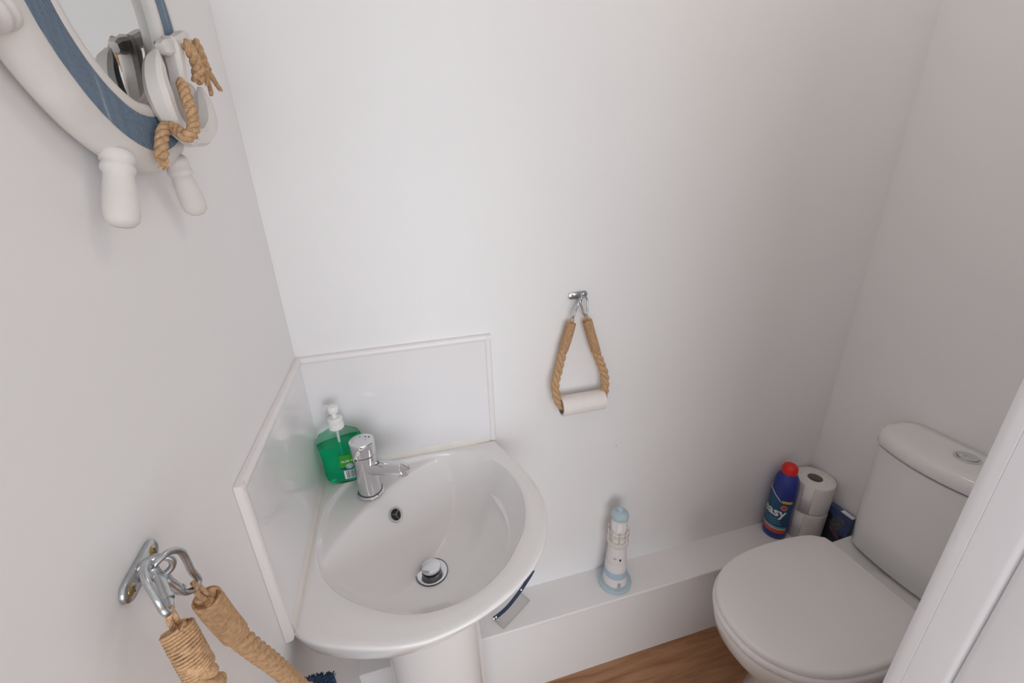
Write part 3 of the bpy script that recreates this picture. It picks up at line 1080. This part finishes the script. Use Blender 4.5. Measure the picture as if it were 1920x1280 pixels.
# ---- towel ring on the left wall
tr = thing('towel_ring', (0, -0.5535, 1.1325), 'jute rope towel ring hanging from a metal plate on the left wall', 'towel ring')
wall_plate(tr, (0, -0.5545, 1.1305), (0, 1, 0.08), (1, 0, 0), 0.0500, 0.0165, 0.0035)
rc = Vector((0.0115, -0.5545, 1.1295))
rgp = [rc+Vector((0.0098*math.cos(2*PI*k/32), 0.0030*math.cos(2*PI*k/32), 0.0090*math.sin(2*PI*k/32))) for k in range(32)]
obj('ring', tube(rgp, 0.0025, 12, closed=True), M['zinc'], tr)
S8 = lambda x, y: (220+x/8.0, 1000+y/8.0)
c2 = [(555, 475, 0.023), (640, 375, 0.026), (760, 285, 0.029), (880, 252, 0.031), (970, 285, 0.032), (1040, 400, 0.032), (1110, 550, 0.032), (1185, 640, 0.032), (1220, 700, 0.032), (1190, 790, 0.032), (1120, 850, 0.031), (1010, 880, 0.030), (930, 830, 0.029), (830, 760, 0.027), (720, 680, 0.025), (640, 610, 0.022), (575, 540, 0.021)]
carabiner([at(*S8(x, y), 0, d) for x, y, d in c2], 0.0025, tr, (0.70, 0.83))
c1 = [(450, 440, 0.025), (400, 510, 0.028), (400, 600, 0.031), (440, 720, 0.034), (520, 860, 0.037), (610, 1010, 0.040), (680, 1130, 0.041), (735, 1190, 0.042), (790, 1150, 0.042), (790, 1070, 0.040), (755, 950, 0.037), (700, 820, 0.033), (650, 710, 0.029), (580, 600, 0.024), (510, 490, 0.022)]
carabiner([at(*S8(x, y), 0, d) for x, y, d in c1], 0.0024, tr, (0.66, 0.86))
S7 = lambda x, y: (200+x/4.266, 980+y/4.266)
wa = [at(*S7(560, 840), 0, 0.041), at(*S7(650, 1010), 0, 0.046), at(*S7(745, 1180), 0, 0.050)]
wb = [at(*S7(800, 600), 0, 0.032), at(*S7(905, 740), 0, 0.032), at(*S7(1030, 885), 0, 0.032)]
low_b = [at(*S7(1180, 1010), 0, 0.033), at(*S7(1340, 1130), 0, 0.034), at(*S7(1490, 1260), 0, 0.035)]
low_a = [at(*S7(830, 1330), 0, 0.050), at(*S7(900, 1480), 0, 0.048)]
lo = low_b[-1]
pb2 = lo+(low_b[-1]-low_b[-2])*0.7
base_z = pb2.z-0.05
pa2 = Vector((0.040, -0.640, base_z+0.05))
pathr = [wa[0], wa[1], wa[2], low_a[0], low_a[1], pa2, Vector((0.040, -0.590, base_z+0.02)), Vector((0.040, -0.500, base_z+0.015)), pb2+Vector((0.002, 0.005, -0.02)), pb2, lo, low_b[1], low_b[0], wb[2], wb[1], wb[0]]
rope2 = obj('rope', twisted(spline(pathr, 10), 0.0092, pitch=0.046, n=12, hand=-1), M['jute'], tr, angle=70)
for wp, en, ra in ((wa, at(*S7(500, 690), 0, 0.041), 0.0090), (wb, at(*S7(690, 490), 0, 0.032), 0.0096)):
    q = spline(wp, 8)
    obj('cord_wrap', coil(q, ra, 0.0012), M['jute'], rope2, angle=70)
    d0 = (q[0]-q[3]).normalized()
    obj('rope_end', lathe([(0.0090, -0.004), (0.0092, -0.0002), (0.0075, 0.0004), (0.0055, -0.0014), (0, -0.0024)], q[0], d0, 24), M['jute_dark'], rope2)
    s = d0.cross(Vector((1, 0, 0))).normalized()*0.0026
    mbq = twisted(spline([q[0]-d0*0.004+s*0.9, q[0].lerp(en, 0.5)+s, en+s*0.3, en-s*0.6+Vector((0.002, 0, 0)), q[0].lerp(en, 0.45)-s*0.4-Vector((0.002, 0, 0)), q[0]-d0*0.004-s*0.3], 8), 0.0019, n=8)
    obj('cord_eye', mbq, M['jute'], rope2, angle=70)
# navy towel folded over the bottom run of the rope
tz = at(585, 1268, 0, 0.040).z-0.0165
ty1 = at(622, 1280, 0, 0.040).y
tm_ = MB()
tr_rings = []
TYa, TYb = at(528, 1278, 0, 0.04).y-0.16, at(592, 1274, 0, 0.04).y+0.008
NT = 70
for i in range(NT+1):
    t = i/NT
    y = TYa+(TYb-TYa)*t
    prof = []
    e_ = min(1, (1-t)*NT*0.35, t*NT*0.35+0.2)
    e_ = math.sqrt(max(0.02, min(1, e_)))
    zt = tz+0.004*math.sin(t*9)-0.012*(1-t)
    for k in range(48):
        u = k/47
        if u < 0.38:
            a = u/0.38
            x, z = 0.007, zt-0.30*(1-a)-0.014
        elif u < 0.62:
            a = (u-0.38)/0.24*PI
            x, z = 0.0335-0.0265*math.cos(a), zt-0.014+0.016*math.sin(a)*e_
        else:
            a = (u-0.62)/0.38
            x, z = 0.060, zt-0.30*a-0.014
        w = 0.0016*noise.noise(Vector((x*300, y*420, z*420)))
        prof.append(Vector((x+w, y+w, z+w)))
    tr_rings.append(prof)
tm_ = loft(tr_rings, False, False, closed=False)
tow = thing('towel', (0.03, (TYa+TYb)/2, tz-0.31), 'navy blue fluffy towel hung over the rope ring by the left wall', 'towel')
tc_ = obj('cloth', tm_, M['towel'], tow, angle=80)
so_ = tc_.modifiers.new('thickness', 'SOLIDIFY')
so_.thickness = 0.004
pile = MB()
prnd = random.Random(11)
for i in range(2600):
    t = prnd.random()
    y = TYa+(TYb-TYa)*(0.35+0.65*t)
    tt = 0.35+0.65*t
    zt = tz+0.004*math.sin(tt*9)-0.012*(1-tt)
    a = prnd.uniform(0, PI)
    e_ = math.sqrt(max(0.02, min(1, (1-tt)*NT*0.35)))
    p = Vector((0.0335-0.0275*math.cos(a), y, zt-0.014+0.017*math.sin(a)*e_))
    d = Vector((-math.cos(a)+prnd.uniform(-.6, .6), prnd.uniform(-.6, .6)+(0.7 if tt > 0.97 else 0), math.sin(a)+prnd.uniform(-.5, .5))).normalized()
    s = d.cross(Vector((0.3, 1, 0.2))).normalized()*0.0009
    L_ = prnd.uniform(0.0022, 0.0042)
    pile.add([p-s, p+s, p+d*L_+s*0.6, p+d*L_-s*0.6], [(0, 1, 2, 3)])
po = obj('pile', pile, M['towel'], tow, angle=180)
po['kind'] = 'stuff'

# ------------------------------------------------------------------ lighthouse ornament
HX, HY = 0.7120, -0.0540
lz = LZ+0.0003
lh = thing('lighthouse_ornament', (HX, HY, lz), 'small white and pale blue lighthouse ornament on the ledge', 'ornament')
def lathz(prof, n=48):
    return lathe([(r, h) for r, h in prof], (HX, HY, lz), n=n)
obj('base', lathz([(0.0455, 0), (0.0475, 0.002), (0.0475, 0.009), (0.0455, 0.0115), (0.036, 0.0125)]), M['pale_blue'], lh)
def body_r(h):
    return 0.0345-0.0105*(h-0.0125)/0.140
tw = obj('tower', lathz([(body_r(h), h) for h in (0.0122, 0.0135, 0.03, 0.06, 0.09, 0.12, 0.150)]), M['lighthouse_white'], lh)
def stripe_at(name, a, b, m):
    obj(name, lathe([(body_r(a)+0.0002, a), (body_r(a)+0.0005, a+0.0004), (body_r(b)+0.0005, b-0.0004), (body_r(b)+0.0002, b)], (HX, HY, lz), n=48, cap0=False, cap1=False), m, tw)
stripe_at('stripe', 0.0400, 0.0620, M['stripe_blue'])
stripe_at('pale_stripe', 0.0900, 0.1000, M['cream'])
va = math.atan2(CAM.y-HY, CAM.x-HX)       # side turned to the doorway


def tower_pt(da, h, lift=0.0006):
    r = body_r(h)+lift
    return Vector((HX+r*math.cos(va+da), HY+r*math.sin(va+da), lz+h))


dv_ = []
for k in range(9):
    a = PI*k/8
    dv_.append((0.0052*math.cos(a), 0.024+0.006*math.sin(a)))
dpoly = [(0.0052, 0.0135)]+dv_+[(-0.0052, 0.0135)]
dmb = MB()
dmb.add([tower_pt(x/0.036+0.42, h, 0.0008) for x, h in dpoly], [tuple(range(len(dpoly)))])
obj('doorway', dmb, M['grey_print'], tw)
wmb = MB()
wmb.add([tower_pt(0.0030*math.cos(2*PI*k/16)/0.031+0.42, 0.1115+0.0042*math.sin(2*PI*k/16), 0.0009) for k in range(16)], [tuple(range(16))])
obj('porthole', wmb, M['black'], tw)
gmb = patch(lambda u, v: tower_pt(u/0.031-0.12, v-0.0010*math.sin(u*900), 0.0007), -0.0050, 0.0050, 0.1120, 0.1150, 8, 1)
gmb.merge(patch(lambda u, v: tower_pt(u/0.031-0.12, v, 0.0007), -0.0028, 0.0024, 0.1160, 0.1176, 6, 1))
obj('motif', gmb, M['grey_print'], tw)
gl = obj('gallery', lathz([(0.0235, 0.147), (0.0265, 0.1495), (0.0290, 0.1540), (0.0300, 0.1585), (0.0300, 0.1660), (0.0285, 0.1672), (0.0, 0.1674)]), M['cream'], lh)
for hh in (0.186, 0.2000):
    obj('rail', tube([Vector((HX+0.0285*math.cos(2*PI*k/40), HY+0.0285*math.sin(2*PI*k/40), lz+hh)) for k in range(40)], 0.0010, 6, closed=True), M['cream'], gl)
for k in range(9):
    a = 2*PI*k/9+0.2
    p = Vector((HX+0.0285*math.cos(a), HY+0.0285*math.sin(a), lz))
    obj('rail_post', lathe([(0.0018, 0.1665), (0.0018, 0.2005), (0.0024, 0.2020), (0.0016, 0.2040), (0, 0.2045)], p, n=8), M['cream'], gl)
la = obj('lantern_room', lathz([(0.0215, 0.1670), (0.0215, 0.2440), (0.0, 0.2440)]), M['lighthouse_white'], lh)
for k in range(8):
    a0 = 2*PI*k/8+0.10
    obj('pane', patch(lambda u, v: Vector((HX+0.0218*math.cos(u), HY+0.0218*math.sin(u), lz+v)), a0, a0+0.55, 0.208, 0.236, 4, 1), M['white_plastic'], la)
obj('roof', lathz([(0.0, 0.2425), (0.0236, 0.2430), (0.0243, 0.2455), (0.0241, 0.2510), (0.0228, 0.2560), (0.0190, 0.2605), (0.0125, 0.2635), (0.0088, 0.2645), (0.0084, 0.2670), (0.0094, 0.2690), (0.0088, 0.2715), (0.0055, 0.2735), (0.0034, 0.2760), (0.0038, 0.2785), (0.0024, 0.2805), (0, 0.2808)]), M['pale_blue'], lh)

# ------------------------------------------------------------------ cleaner bottle
BX, BY = 1.2955, -0.0425
bz = LZ+0.0003
bl = thing('bleach_bottle', (BX, BY, bz), 'blue cleaner bottle with red cap on the ledge beside the stacked toilet rolls', 'bottle')
BP = [(0.0285, 0), (0.0325, 0.002), (0.0343, 0.006), (0.0350, 0.020), (0.0350, 0.060), (0.0350, 0.120), (0.0350, 0.178), (0.0346, 0.192), (0.0330, 0.207), (0.0300, 0.221), (0.0255, 0.232), (0.0205, 0.239), (0.0180, 0.242), (0.0175, 0.248)]
obj('bottle', lathe(BP, (BX, BY, bz), n=64), M['bleach_blue'], bl)
cpb = [(0.0200, 0.2390), (0.0218, 0.2400), (0.0216, 0.256), (0.0198, 0.2615), (0.0165, 0.2655), (0.0120, 0.2680), (0.0060, 0.2690), (0.0, 0.2680)]
obj('cap', lathe(cpb, (BX, BY, bz), n=40), M['red_cap'], bl)
vb = math.atan2(CAM.y-BY, CAM.x-BX)
ROT = -0.10


def bpt(s, h, lift=0.0005):
    """s metres round the bottle from the side that faces the doorway (positive to the right)"""
    a = vb+ROT+s/0.0350
    r = interp([(q[1], q[0]) for q in BP], h)+lift
    return Vector((BX+r*math.cos(a), BY+r*math.sin(a), bz+h))


lbm = MB()
nu, nv = 40, 10
vs = []
for i in range(nv+1):
    for j in range(nu+1):
        s = -0.060+0.094*j/nu
        tp = interp([(-0.060, 0.178), (-0.03, 0.175), (-0.010, 0.160), (0.003, 0.148), (0.006, 0.155), (0.034, 0.155)], s)
        vs.append(bpt(s, 0.032+(tp-0.032)*i/nv))
lbm.add(vs, [(i*(nu+1)+j, i*(nu+1)+j+1, (i+1)*(nu+1)+j+1, (i+1)*(nu+1)+j) for i in range(nv) for j in range(nu)])
lb_ = obj('label', lbm, M['label_blue'], bl)
obj('red_band', patch(lambda u, v: bpt(u, v, 0.0008), -0.060, 0.034, 0.0265, 0.0420, 40, 2), M['label_red'], lb_)
obj('teal_band', patch(lambda u, v: bpt(u, v, 0.0009), -0.060, 0.034, 0.0420, 0.0520, 40, 2), M['label_teal'], lb_)
obj('cream_line', patch(lambda u, v: bpt(u, v, 0.0011), -0.060, 0.034, 0.0415, 0.0445, 40, 1), M['cream'], lb_)
obj('yellow_band', patch(lambda u, v: bpt(u, v, 0.0009), 0.0050, 0.034, 0.1455, 0.1545, 16, 2), M['label_yellow'], lb_)
tw_ = []
for j in range(30):
    s = -0.060+0.063*j/29
    tp = interp([(-0.060, 0.178), (-0.03, 0.175), (-0.010, 0.160), (0.003, 0.148)], s)
    tw_.append(bpt(s, tp, 0.0006))
obj('white_swoosh', tube(tw_, 0.0010, 6), M['label_white'], lb_)
em = MB()
em.add([bpt(0.0135, 0.1285, 0.0012)]+[bpt(0.0135+0.0100*math.cos(2*PI*k/28), 0.1285+0.0105*math.sin(2*PI*k/28), 0.0012) for k in range(28)], [(0, 1+k, 1+(k+1) % 28) for k in range(28)])
eo = obj('emblem', em, M['label_teal'], lb_)
em2 = MB()
em2.merge(tube([bpt(0.0135+0.0088*math.cos(2*PI*k/28), 0.1285+0.0093*math.sin(2*PI*k/28), 0.0014) for k in range(28)], 0.0011, 5, closed=True))
em2.add([bpt(0.0135, 0.1285, 0.0016)]+[bpt(0.0135+0.0052*math.cos(2*PI*k/20)*(1+0.2*math.cos(6*PI*k/20)), 0.1285+0.0056*math.sin(2*PI*k/20), 0.0016) for k in range(20)], [(0, 1+k, 1+(k+1) % 20) for k in range(20)])
obj('emblem_mark', em2, M['label_red'], eo)
tme = text_mesh('easy', 0.0440, 0.0011)
obj('lettering', tme.xf(lambda p: bpt(-0.0475+p.x*0.92, 0.0925+p.y*1.0, 0.0016)), M['label_white'], lb_)
tl = MB()
for k, (a0, a1, h) in enumerate(((-0.044, 0.006, 0.0790), (-0.042, 0.012, 0.0710), (-0.034, 0.016, 0.0620))):
    s = a0
    rq = random.Random(k)
    while s < a1:
        w = rq.uniform(0.003, 0.007)
        tl.merge(patch(lambda u, v: bpt(u, v, 0.0010), s, s+w, h, h+0.0030, 3, 1))
        s += w+0.0012
obj('small_print', tl, M['label_teal'], lb_)

# ------------------------------------------------------------------ two spare toilet rolls, one on the other
def paper_roll(name, c, h, label, rot):
    t = thing(name, c, label, 'toilet roll', 'spare toilet rolls stacked on the ledge')
    Rr = 0.0555
    prof = [(0.0208, 0.0004), (Rr-0.003, 0.0), (Rr-0.0006, 0.002), (Rr, 0.008), (Rr, h-0.008), (Rr-0.0006, h-0.0022), (Rr-0.003, h), (0.0208, h-0.0004)]
    m_ = lathe(prof, c, n=72, cap0=False, cap1=False)
    cc = Vector(c)
    def wob(p):
        d = p-cc
        k = 1+0.012*noise.noise(Vector((d.x*30+rot, d.y*30, d.z*60)))
        if math.hypot(d.x, d.y) < 0.03:
            k = 1
        return Vector((cc.x+d.x*k, cc.y+d.y*k, p.z))
    m_.xf(wob)
    obj('paper', m_, M['paper'], t, angle=45)
    obj('cardboard_core', lathe([(0.0206, 0.0008), (0.0206, h-0.0008), (0.0196, h-0.0008), (0.0196, 0.0008), (0.0206, 0.0008)], c, n=40, cap0=False, cap1=False), M['card'], t)
    # loose last sheet
    a0 = math.atan2(CAM.y-c[1], CAM.x-c[0])+rot
    sh = MB()
    k_ = 8
    vs = []
    for i in range(2):
        for j in range(k_+1):
            a = a0+0.5*j/k_
            r = Rr+0.0004+0.0008*(j == 0)
            vs.append(Vector((c[0]+r*math.cos(a), c[1]+r*math.sin(a), c[2]+0.002+(h-0.004)*i)))
    sh.add(vs, [(j, j+1, k_+2+j, k_+1+j) for j in range(k_)])
    so = obj('loose_sheet', sh, M['paper'], t)
    sm = so.modifiers.new('thickness', 'SOLIDIFY')
    sm.thickness = 0.0004
    return t


RC = (1.3855, -0.0590)
RH = 0.1045
paper_roll('spare_toilet_roll', (RC[0], RC[1], LZ+0.0003), RH, 'white toilet roll, lower one of the two stacked on the ledge', -0.5)
paper_roll('spare_toilet_roll', (RC[0], RC[1], LZ+0.0006+RH), RH, 'white toilet roll, upper one of the stack, its hollow core showing', -0.35)

# ------------------------------------------------------------------ toilet
TCY = -0.343
wc = thing('toilet', (1.12, TCY, 0), 'white close-coupled toilet with closed lid against the right wall', 'toilet')
HWT = [(0.842, 0.0), (0.8435, 0.022), (0.847, 0.040), (0.855, 0.061), (0.868, 0.082), (0.885, 0.101), (0.910, 0.121), (0.940, 0.1365), (0.975, 0.148), (1.015, 0.1550), (1.06, 0.1590), (1.11, 0.1602), (1.16, 0.1585), (1.20, 0.1545), (1.230, 0.1475), (1.250, 0.1355), (1.260, 0.1285), (1.2645, 0.1080), (1.266, 0.095)]
up_side = spline([Vector((x, h, 0)) for x, h in HWT], 4)
OUTL = [(p.x, p.y) for p in up_side]+[(1.266, 0.05), (1.266, 0.0), (1.266, -0.05)]+[(p.x, -p.y) for p in up_side[::-1]][:-1]
LCX = 1.06


def lring(k, z, dx=0.0, grow=0.0):
    out = []
    for x, y in OUTL:
        vx, vy = x-LCX, y
        l = math.hypot(vx, vy)
        out.append(Vector((LCX+vx*(k+grow/l)+dx, TCY+vy*(k+grow/l), z)))
    return out


lid = loft([lring(1, 0.4140, 0, -0.002), lring(1, 0.4150, 0, 0.0006), lring(1, 0.4200, 0, 0.0010), lring(1, 0.4250, 0, 0.0), lring(1, 0.4285, 0, -0.0028), lring(1, 0.4300, 0, -0.0075), lring(0.6, 0.4310), lring(0.2, 0.4314)])
obj('lid', lid, M['seat_plastic'], wc, angle=50)
seat = loft([lring(1, 0.3920, 0, -0.004), lring(1, 0.3935, 0, 0.0035), lring(1, 0.3990, 0, 0.0058), lring(1, 0.4060, 0, 0.0050), lring(1, 0.4110, 0, 0.0028), lring(1, 0.4128, 0, -0.001), lring(0.6, 0.4130)])
obj('seat', seat, M['seat_plastic'], wc, angle=50)


def pring(k, z, ky=1.0, dx=0.0, grow=0.0):
    out = []
    for x, y in OUTL:
        vx, vy = (x-LCX), y
        l = math.hypot(vx, vy)
        out.append(Vector((LCX+dx+vx*(k+grow/l), TCY+vy*(k*ky+grow/l), z)))
    return out


pan = loft([pring(0.80, 0.0, 0.80, 0.090), pring(0.79, 0.02, 0.79, 0.090), pring(0.72, 0.07, 0.74, 0.085), pring(0.70, 0.15, 0.72, 0.075), pring(0.74, 0.20, 0.76, 0.060), pring(0.83, 0.25, 0.86, 0.040), pring(0.92, 0.295, 0.96, 0.018), pring(0.975, 0.335, 1.0, 0.004), pring(1, 0.365, 1, 0, -0.001), pring(1, 0.380, 1, 0, 0.002), pring(1, 0.3865, 1, 0, 0.001), pring(1, 0.390, 1, 0, -0.006), pring(0.6, 0.3905)])
obj('pan', pan, M['toilet_ceramic'], wc, angle=50)
# rear shelf of the pan that carries the cistern
def rrect(x0, x1, y0, y1, r, z, bow=0.0, n=6):
    out = []
    for cx, cy, a0 in ((x1-r, y1-r, 0), (x0+r, y1-r, PI/2), (x0+r, y0+r, PI), (x1-r, y0+r, 3*PI/2)):
        for k in range(n+1):
            a = a0+PI/2*k/n
            out.append([cx+r*math.cos(a), cy+r*math.sin(a)])
        if a0 == PI/2:      # points along the front face, bowed outwards
            for k in range(1, 16):
                out.append([x0, (y1-r)+(y0-y1+2*r)*k/16])
    res = []
    for x, y in out:
        f = max(0, 1-((y-(y0+y1)/2)/((y1-y0)/2))**2)
        w = (x1-x)/(x1-x0)
        res.append(Vector((x-bow*f*w, y, z)))
    return res


sy0, sy1 = TCY-0.1330, TCY+0.1330
shelf = loft([rrect(1.24, W-0.012, sy0+0.06, sy1-0.06, 0.02, 0.15), rrect(1.22, W-0.012, sy0+0.03, sy1-0.03, 0.02, 0.30), rrect(1.20, W-0.010, sy0+0.004, sy1-0.004, 0.02, 0.375), rrect(1.20, W-0.010, sy0, sy1, 0.02, 0.392), rrect(1.20, W-0.010, sy0+0.001, sy1-0.001, 0.02, 0.402), rrect(1.203, W-0.013, sy0+0.004, sy1-0.004, 0.02, 0.4050)])
# rear part sits below the seat hinge line
for p in shelf.v:
    if p.x < 1.275:
        p.z = min(p.z, 0.3895)
obj('pan_shelf', shelf, M['toilet_ceramic'], wc, angle=50)
for s in (-1, 1):
    obj('hinge', lathe([(0.011, 0), (0.011, 0.020), (0.009, 0.022), (0, 0.022)], (1.2755, TCY+s*0.075, 0.3895), n=20), M['seat_plastic'], wc)
ch = 0.133
cis = loft([rrect(1.3390, W-0.006, TCY-ch+0.012, TCY+ch-0.012, 0.025, 0.4062, 0.014), rrect(1.3375, W-0.004, TCY-ch+0.008, TCY+ch-0.008, 0.028, 0.4120, 0.016), rrect(1.3370, W-0.003, TCY-ch, TCY+ch, 0.030, 0.50, 0.022), rrect(1.3360, W-0.003, TCY-ch-0.003, TCY+ch+0.003, 0.032, 0.62, 0.028), rrect(1.3350, W-0.003, TCY-ch-0.006, TCY+ch+0.006, 0.034, 0.7240, 0.033), rrect(1.3370, W-0.003, TCY-ch-0.004, TCY+ch+0.004, 0.034, 0.7255, 0.033)])
co = obj('cistern', cis, M['toilet_ceramic'], wc, angle=50)
cl = loft([rrect(1.3330, W-0.002, TCY-ch-0.010, TCY+ch+0.010, 0.038, 0.7315, 0.034), rrect(1.3315, W-0.001, TCY-ch-0.012, TCY+ch+0.012, 0.040, 0.7335, 0.034), rrect(1.3315, W-0.001, TCY-ch-0.012, TCY+ch+0.012, 0.040, 0.7480, 0.034), rrect(1.3340, W-0.001, TCY-ch-0.010, TCY+ch+0.010, 0.040, 0.7590, 0.034), rrect(1.3410, W-0.002, TCY-ch-0.004, TCY+ch+0.004, 0.040, 0.7660, 0.033), rrect(1.3560, W-0.006, TCY-ch+0.010, TCY+ch-0.010, 0.034, 0.7695, 0.030), rrect(1.3900, W-0.030, TCY-0.09, TCY+0.09, 0.010, 0.7705, 0.01)])
cl_o = obj('cistern_lid', cl, M['toilet_ceramic'], co, angle=50)
obj('lid_gap_shade', loft([rrect(1.3405, W-0.006, TCY-ch-0.001, TCY+ch+0.001, 0.034, z, 0.033) for z in (0.7250, 0.7320)]), M['black'], co)  # black filler painting the shade in the open slot below the cistern lid
fb = at(1814, 858, 2, 0.7712)
obj('flush_plate', lathe([(0.0220, -0.003), (0.0230, 0.0), (0.0225, 0.0022), (0.0195, 0.0030), (0.0190, 0.0018), (0, 0.0018)], (fb.x, fb.y, 0.7706), n=48), M['chrome'], co)
obj('flush_button', lathe([(0.0182, 0.0), (0.0182, 0.0035), (0.0165, 0.0042), (0, 0.0042)], (fb.x, fb.y, 0.7722), n=40), M['chrome'], co)
obj('half_flush_button', lathe([(0.0078, 0.0), (0.0078, 0.0020), (0.0065, 0.0026), (0, 0.0026)], (fb.x-0.004, fb.y+0.0085, 0.7760), n=32), M['chrome'], co)

# ------------------------------------------------------------------ small dark blue carton behind the rolls
struct('trim_4', box(1.385, W, -0.190, -LD, 0, LZ), M['wall'])
CX0, CX1, CY0, CY1 = 1.4190, 1.4350, -0.1710, -0.1000
CZ0, CZ1 = LZ+0.0003, 0.4020
ct = thing('carton', ((CX0+CX1)/2, (CY0+CY1)/2, CZ0), 'small dark blue printed carton between the stacked toilet rolls and the cistern', 'box')
obj('sleeve', box(CX0, CX1, CY0, CY1, CZ0, CZ1), M['carton_blue'], ct, bevel=0.0008)
obj('end_flap', box(CX0+0.001, CX1-0.001, CY0+0.0008, CY0+0.0365, CZ1, CZ1+0.0006), M['label_white'], ct, label='white end flap')


def cface(pts, m, name, lift):
    mb = MB()
    mb.add([(CX0-lift, y, z) for y, z in pts], [tuple(range(len(pts)))])
    mb.add([(CX0-lift+0.0003, y, z) for y, z in pts], [tuple(range(len(pts)))])
    return obj(name, mb, m, ct)


cface([(CY0+0.0005, CZ0), (CY1-0.001, CZ0), (CY1-0.001, CZ1-0.020), (CY0+0.045, CZ1-0.040), (CY0+0.030, CZ1-0.085), (CY0+0.0005, CZ1-0.072)], M['carton_dark'], 'dark_print', 0.0004)
cface([(CY0+0.036+0.017*math.cos(a)-0.008*math.sin(a), CZ1-0.045+0.030*math.sin(a)) for a in [2*PI*k/24 for k in range(24)]], M['carton_grey'], 'grey_print', 0.0007)
cface([(CY0+0.036+0.018*math.cos(a), CZ1-0.082+0.010*math.sin(a)+0.010*math.cos(a)) for a in [2*PI*k/24 for k in range(24)]], M['carton_pink'], 'pink_print', 0.0010)

# ------------------------------------------------------------------ clear stand below the basin rim
pa = at(945, 1178, 2, LZ+0.004)
pc = at(993, 1125, 2, LZ+0.004)
ed = (pc-pa).normalized()
ed.z = 0
ed.normalize()
en = Vector((-ed.y, ed.x, 0))
ac = thing('acrylic_stand', (pa+ed*0.05+en*0.02)*1.0-Vector((0, 0, 0.0038)), 'clear acrylic stand with a curved navy band, on the ledge below the basin rim', 'stand')
Lq = (pc-pa).length


def bxo(o, l, w, h, z):
    o = Vector((o.x, o.y, 0))
    b = MB()
    vs = []
    for zz in (z, z+h):
        for s, q in ((0, 0), (l, 0), (l, w), (0, w)):
            p = o+ed*s+en*q
            vs.append((p.x, p.y, zz))
    b.add(vs, [(3, 2, 1, 0), (4, 5, 6, 7), (0, 1, 5, 4), (1, 2, 6, 5), (2, 3, 7, 6), (3, 0, 4, 7)])
    return b


obj('base_plate', bxo(pa, Lq, 0.040, 0.004, LZ+0.0003), M['clear'], ac)
for a_q, b_q in ((pa+en*0.040, pa), (pa, pc), (pc, pc+en*0.040)):
    obj('cut_edge', tube([a_q+Vector((0, 0, 0.0006)), b_q+Vector((0, 0, 0.0006))], 0.0007, 6), M['acrylic_edge'], ac)
band_px = [(926, 1159, 0.278), (938, 1150, 0.290), (952, 1137, 0.304), (965, 1121, 0.320), (977, 1105, 0.336), (988, 1088, 0.352), (996, 1075, 0.364), (1000, 1067, 0.372)]
bp_ = spline([at(x, y, 2, z) for x, y, z in band_px], 6)
fr_ = frames(bp_)
vd = (CAM-bp_[20]).normalized()
br_ = []
for p, (t_, n1, n2) in zip(bp_, fr_):
    s1 = t_.cross(vd).normalized()
    br_.append([p+s1*0.0050+vd*0.0015, p-s1*0.0045+vd*0.0015, p-s1*0.0045-vd*0.0015, p+s1*0.0050-vd*0.0015])
bo_ = obj('navy_band', loft(br_), M['navy'], ac)
for k in (0, 2, 24, len(bp_)-1):
    obj('stud', lathe([(0.0, -0.003), (0.0026, -0.002), (0.0030, 0), (0.0026, 0.002), (0, 0.003)], bp_[k]+vd*0.002, vd, 12), M['chrome'], bo_)

# ------------------------------------------------------------------ light: daylight from the hall window behind the camera
def area(name, loc, rot, sx, sy, power, col):
    l = bpy.data.lights.new(name, 'AREA')
    l.shape = 'RECTANGLE'
    l.size = sx
    l.size_y = sy
    l.energy = power
    l.color = col
    o = bpy.data.objects.new(name, l)
    o.location = loc
    o.rotation_euler = rot
    C.objects.link(o)
    return o


area('hall_window_daylight', (0.50, -2.78, 1.00), (R(90), 0, 0), 2.3, 1.35, 39.5, (0.91, 0.965, 1.0))
l_ = area('ceiling_lamp', (0.95, -0.33, 2.33), (0, 0, 0), 0.42, 0.42, 1.8, (1.0, 0.93, 0.83))
l_.data.shape = 'DISK'
wd = bpy.data.worlds.new('world')
bpy.context.scene.world = wd
wd.use_nodes = True
wd.node_tree.nodes['Background'].inputs['Color'].default_value = (0.9, 0.95, 1, 1)
wd.node_tree.nodes['Background'].inputs['Strength'].default_value = 0.3

sc = bpy.context.scene
vs_ = sc.view_settings
sc.display_settings.display_device = 'sRGB'
vs_.view_transform = 'Standard'
vs_.look = 'None'
vs_.gamma = 1
vs_.use_curve_mapping = False
vs_.exposure = 0.0
sc.cycles.use_denoising = True
sc.cycles.max_bounces = 14
sc.cycles.transmission_bounces = 12
sc.cycles.diffuse_bounces = 8
sc.cycles.caustics_reflective = False
sc.cycles.sample_clamp_indirect = 4
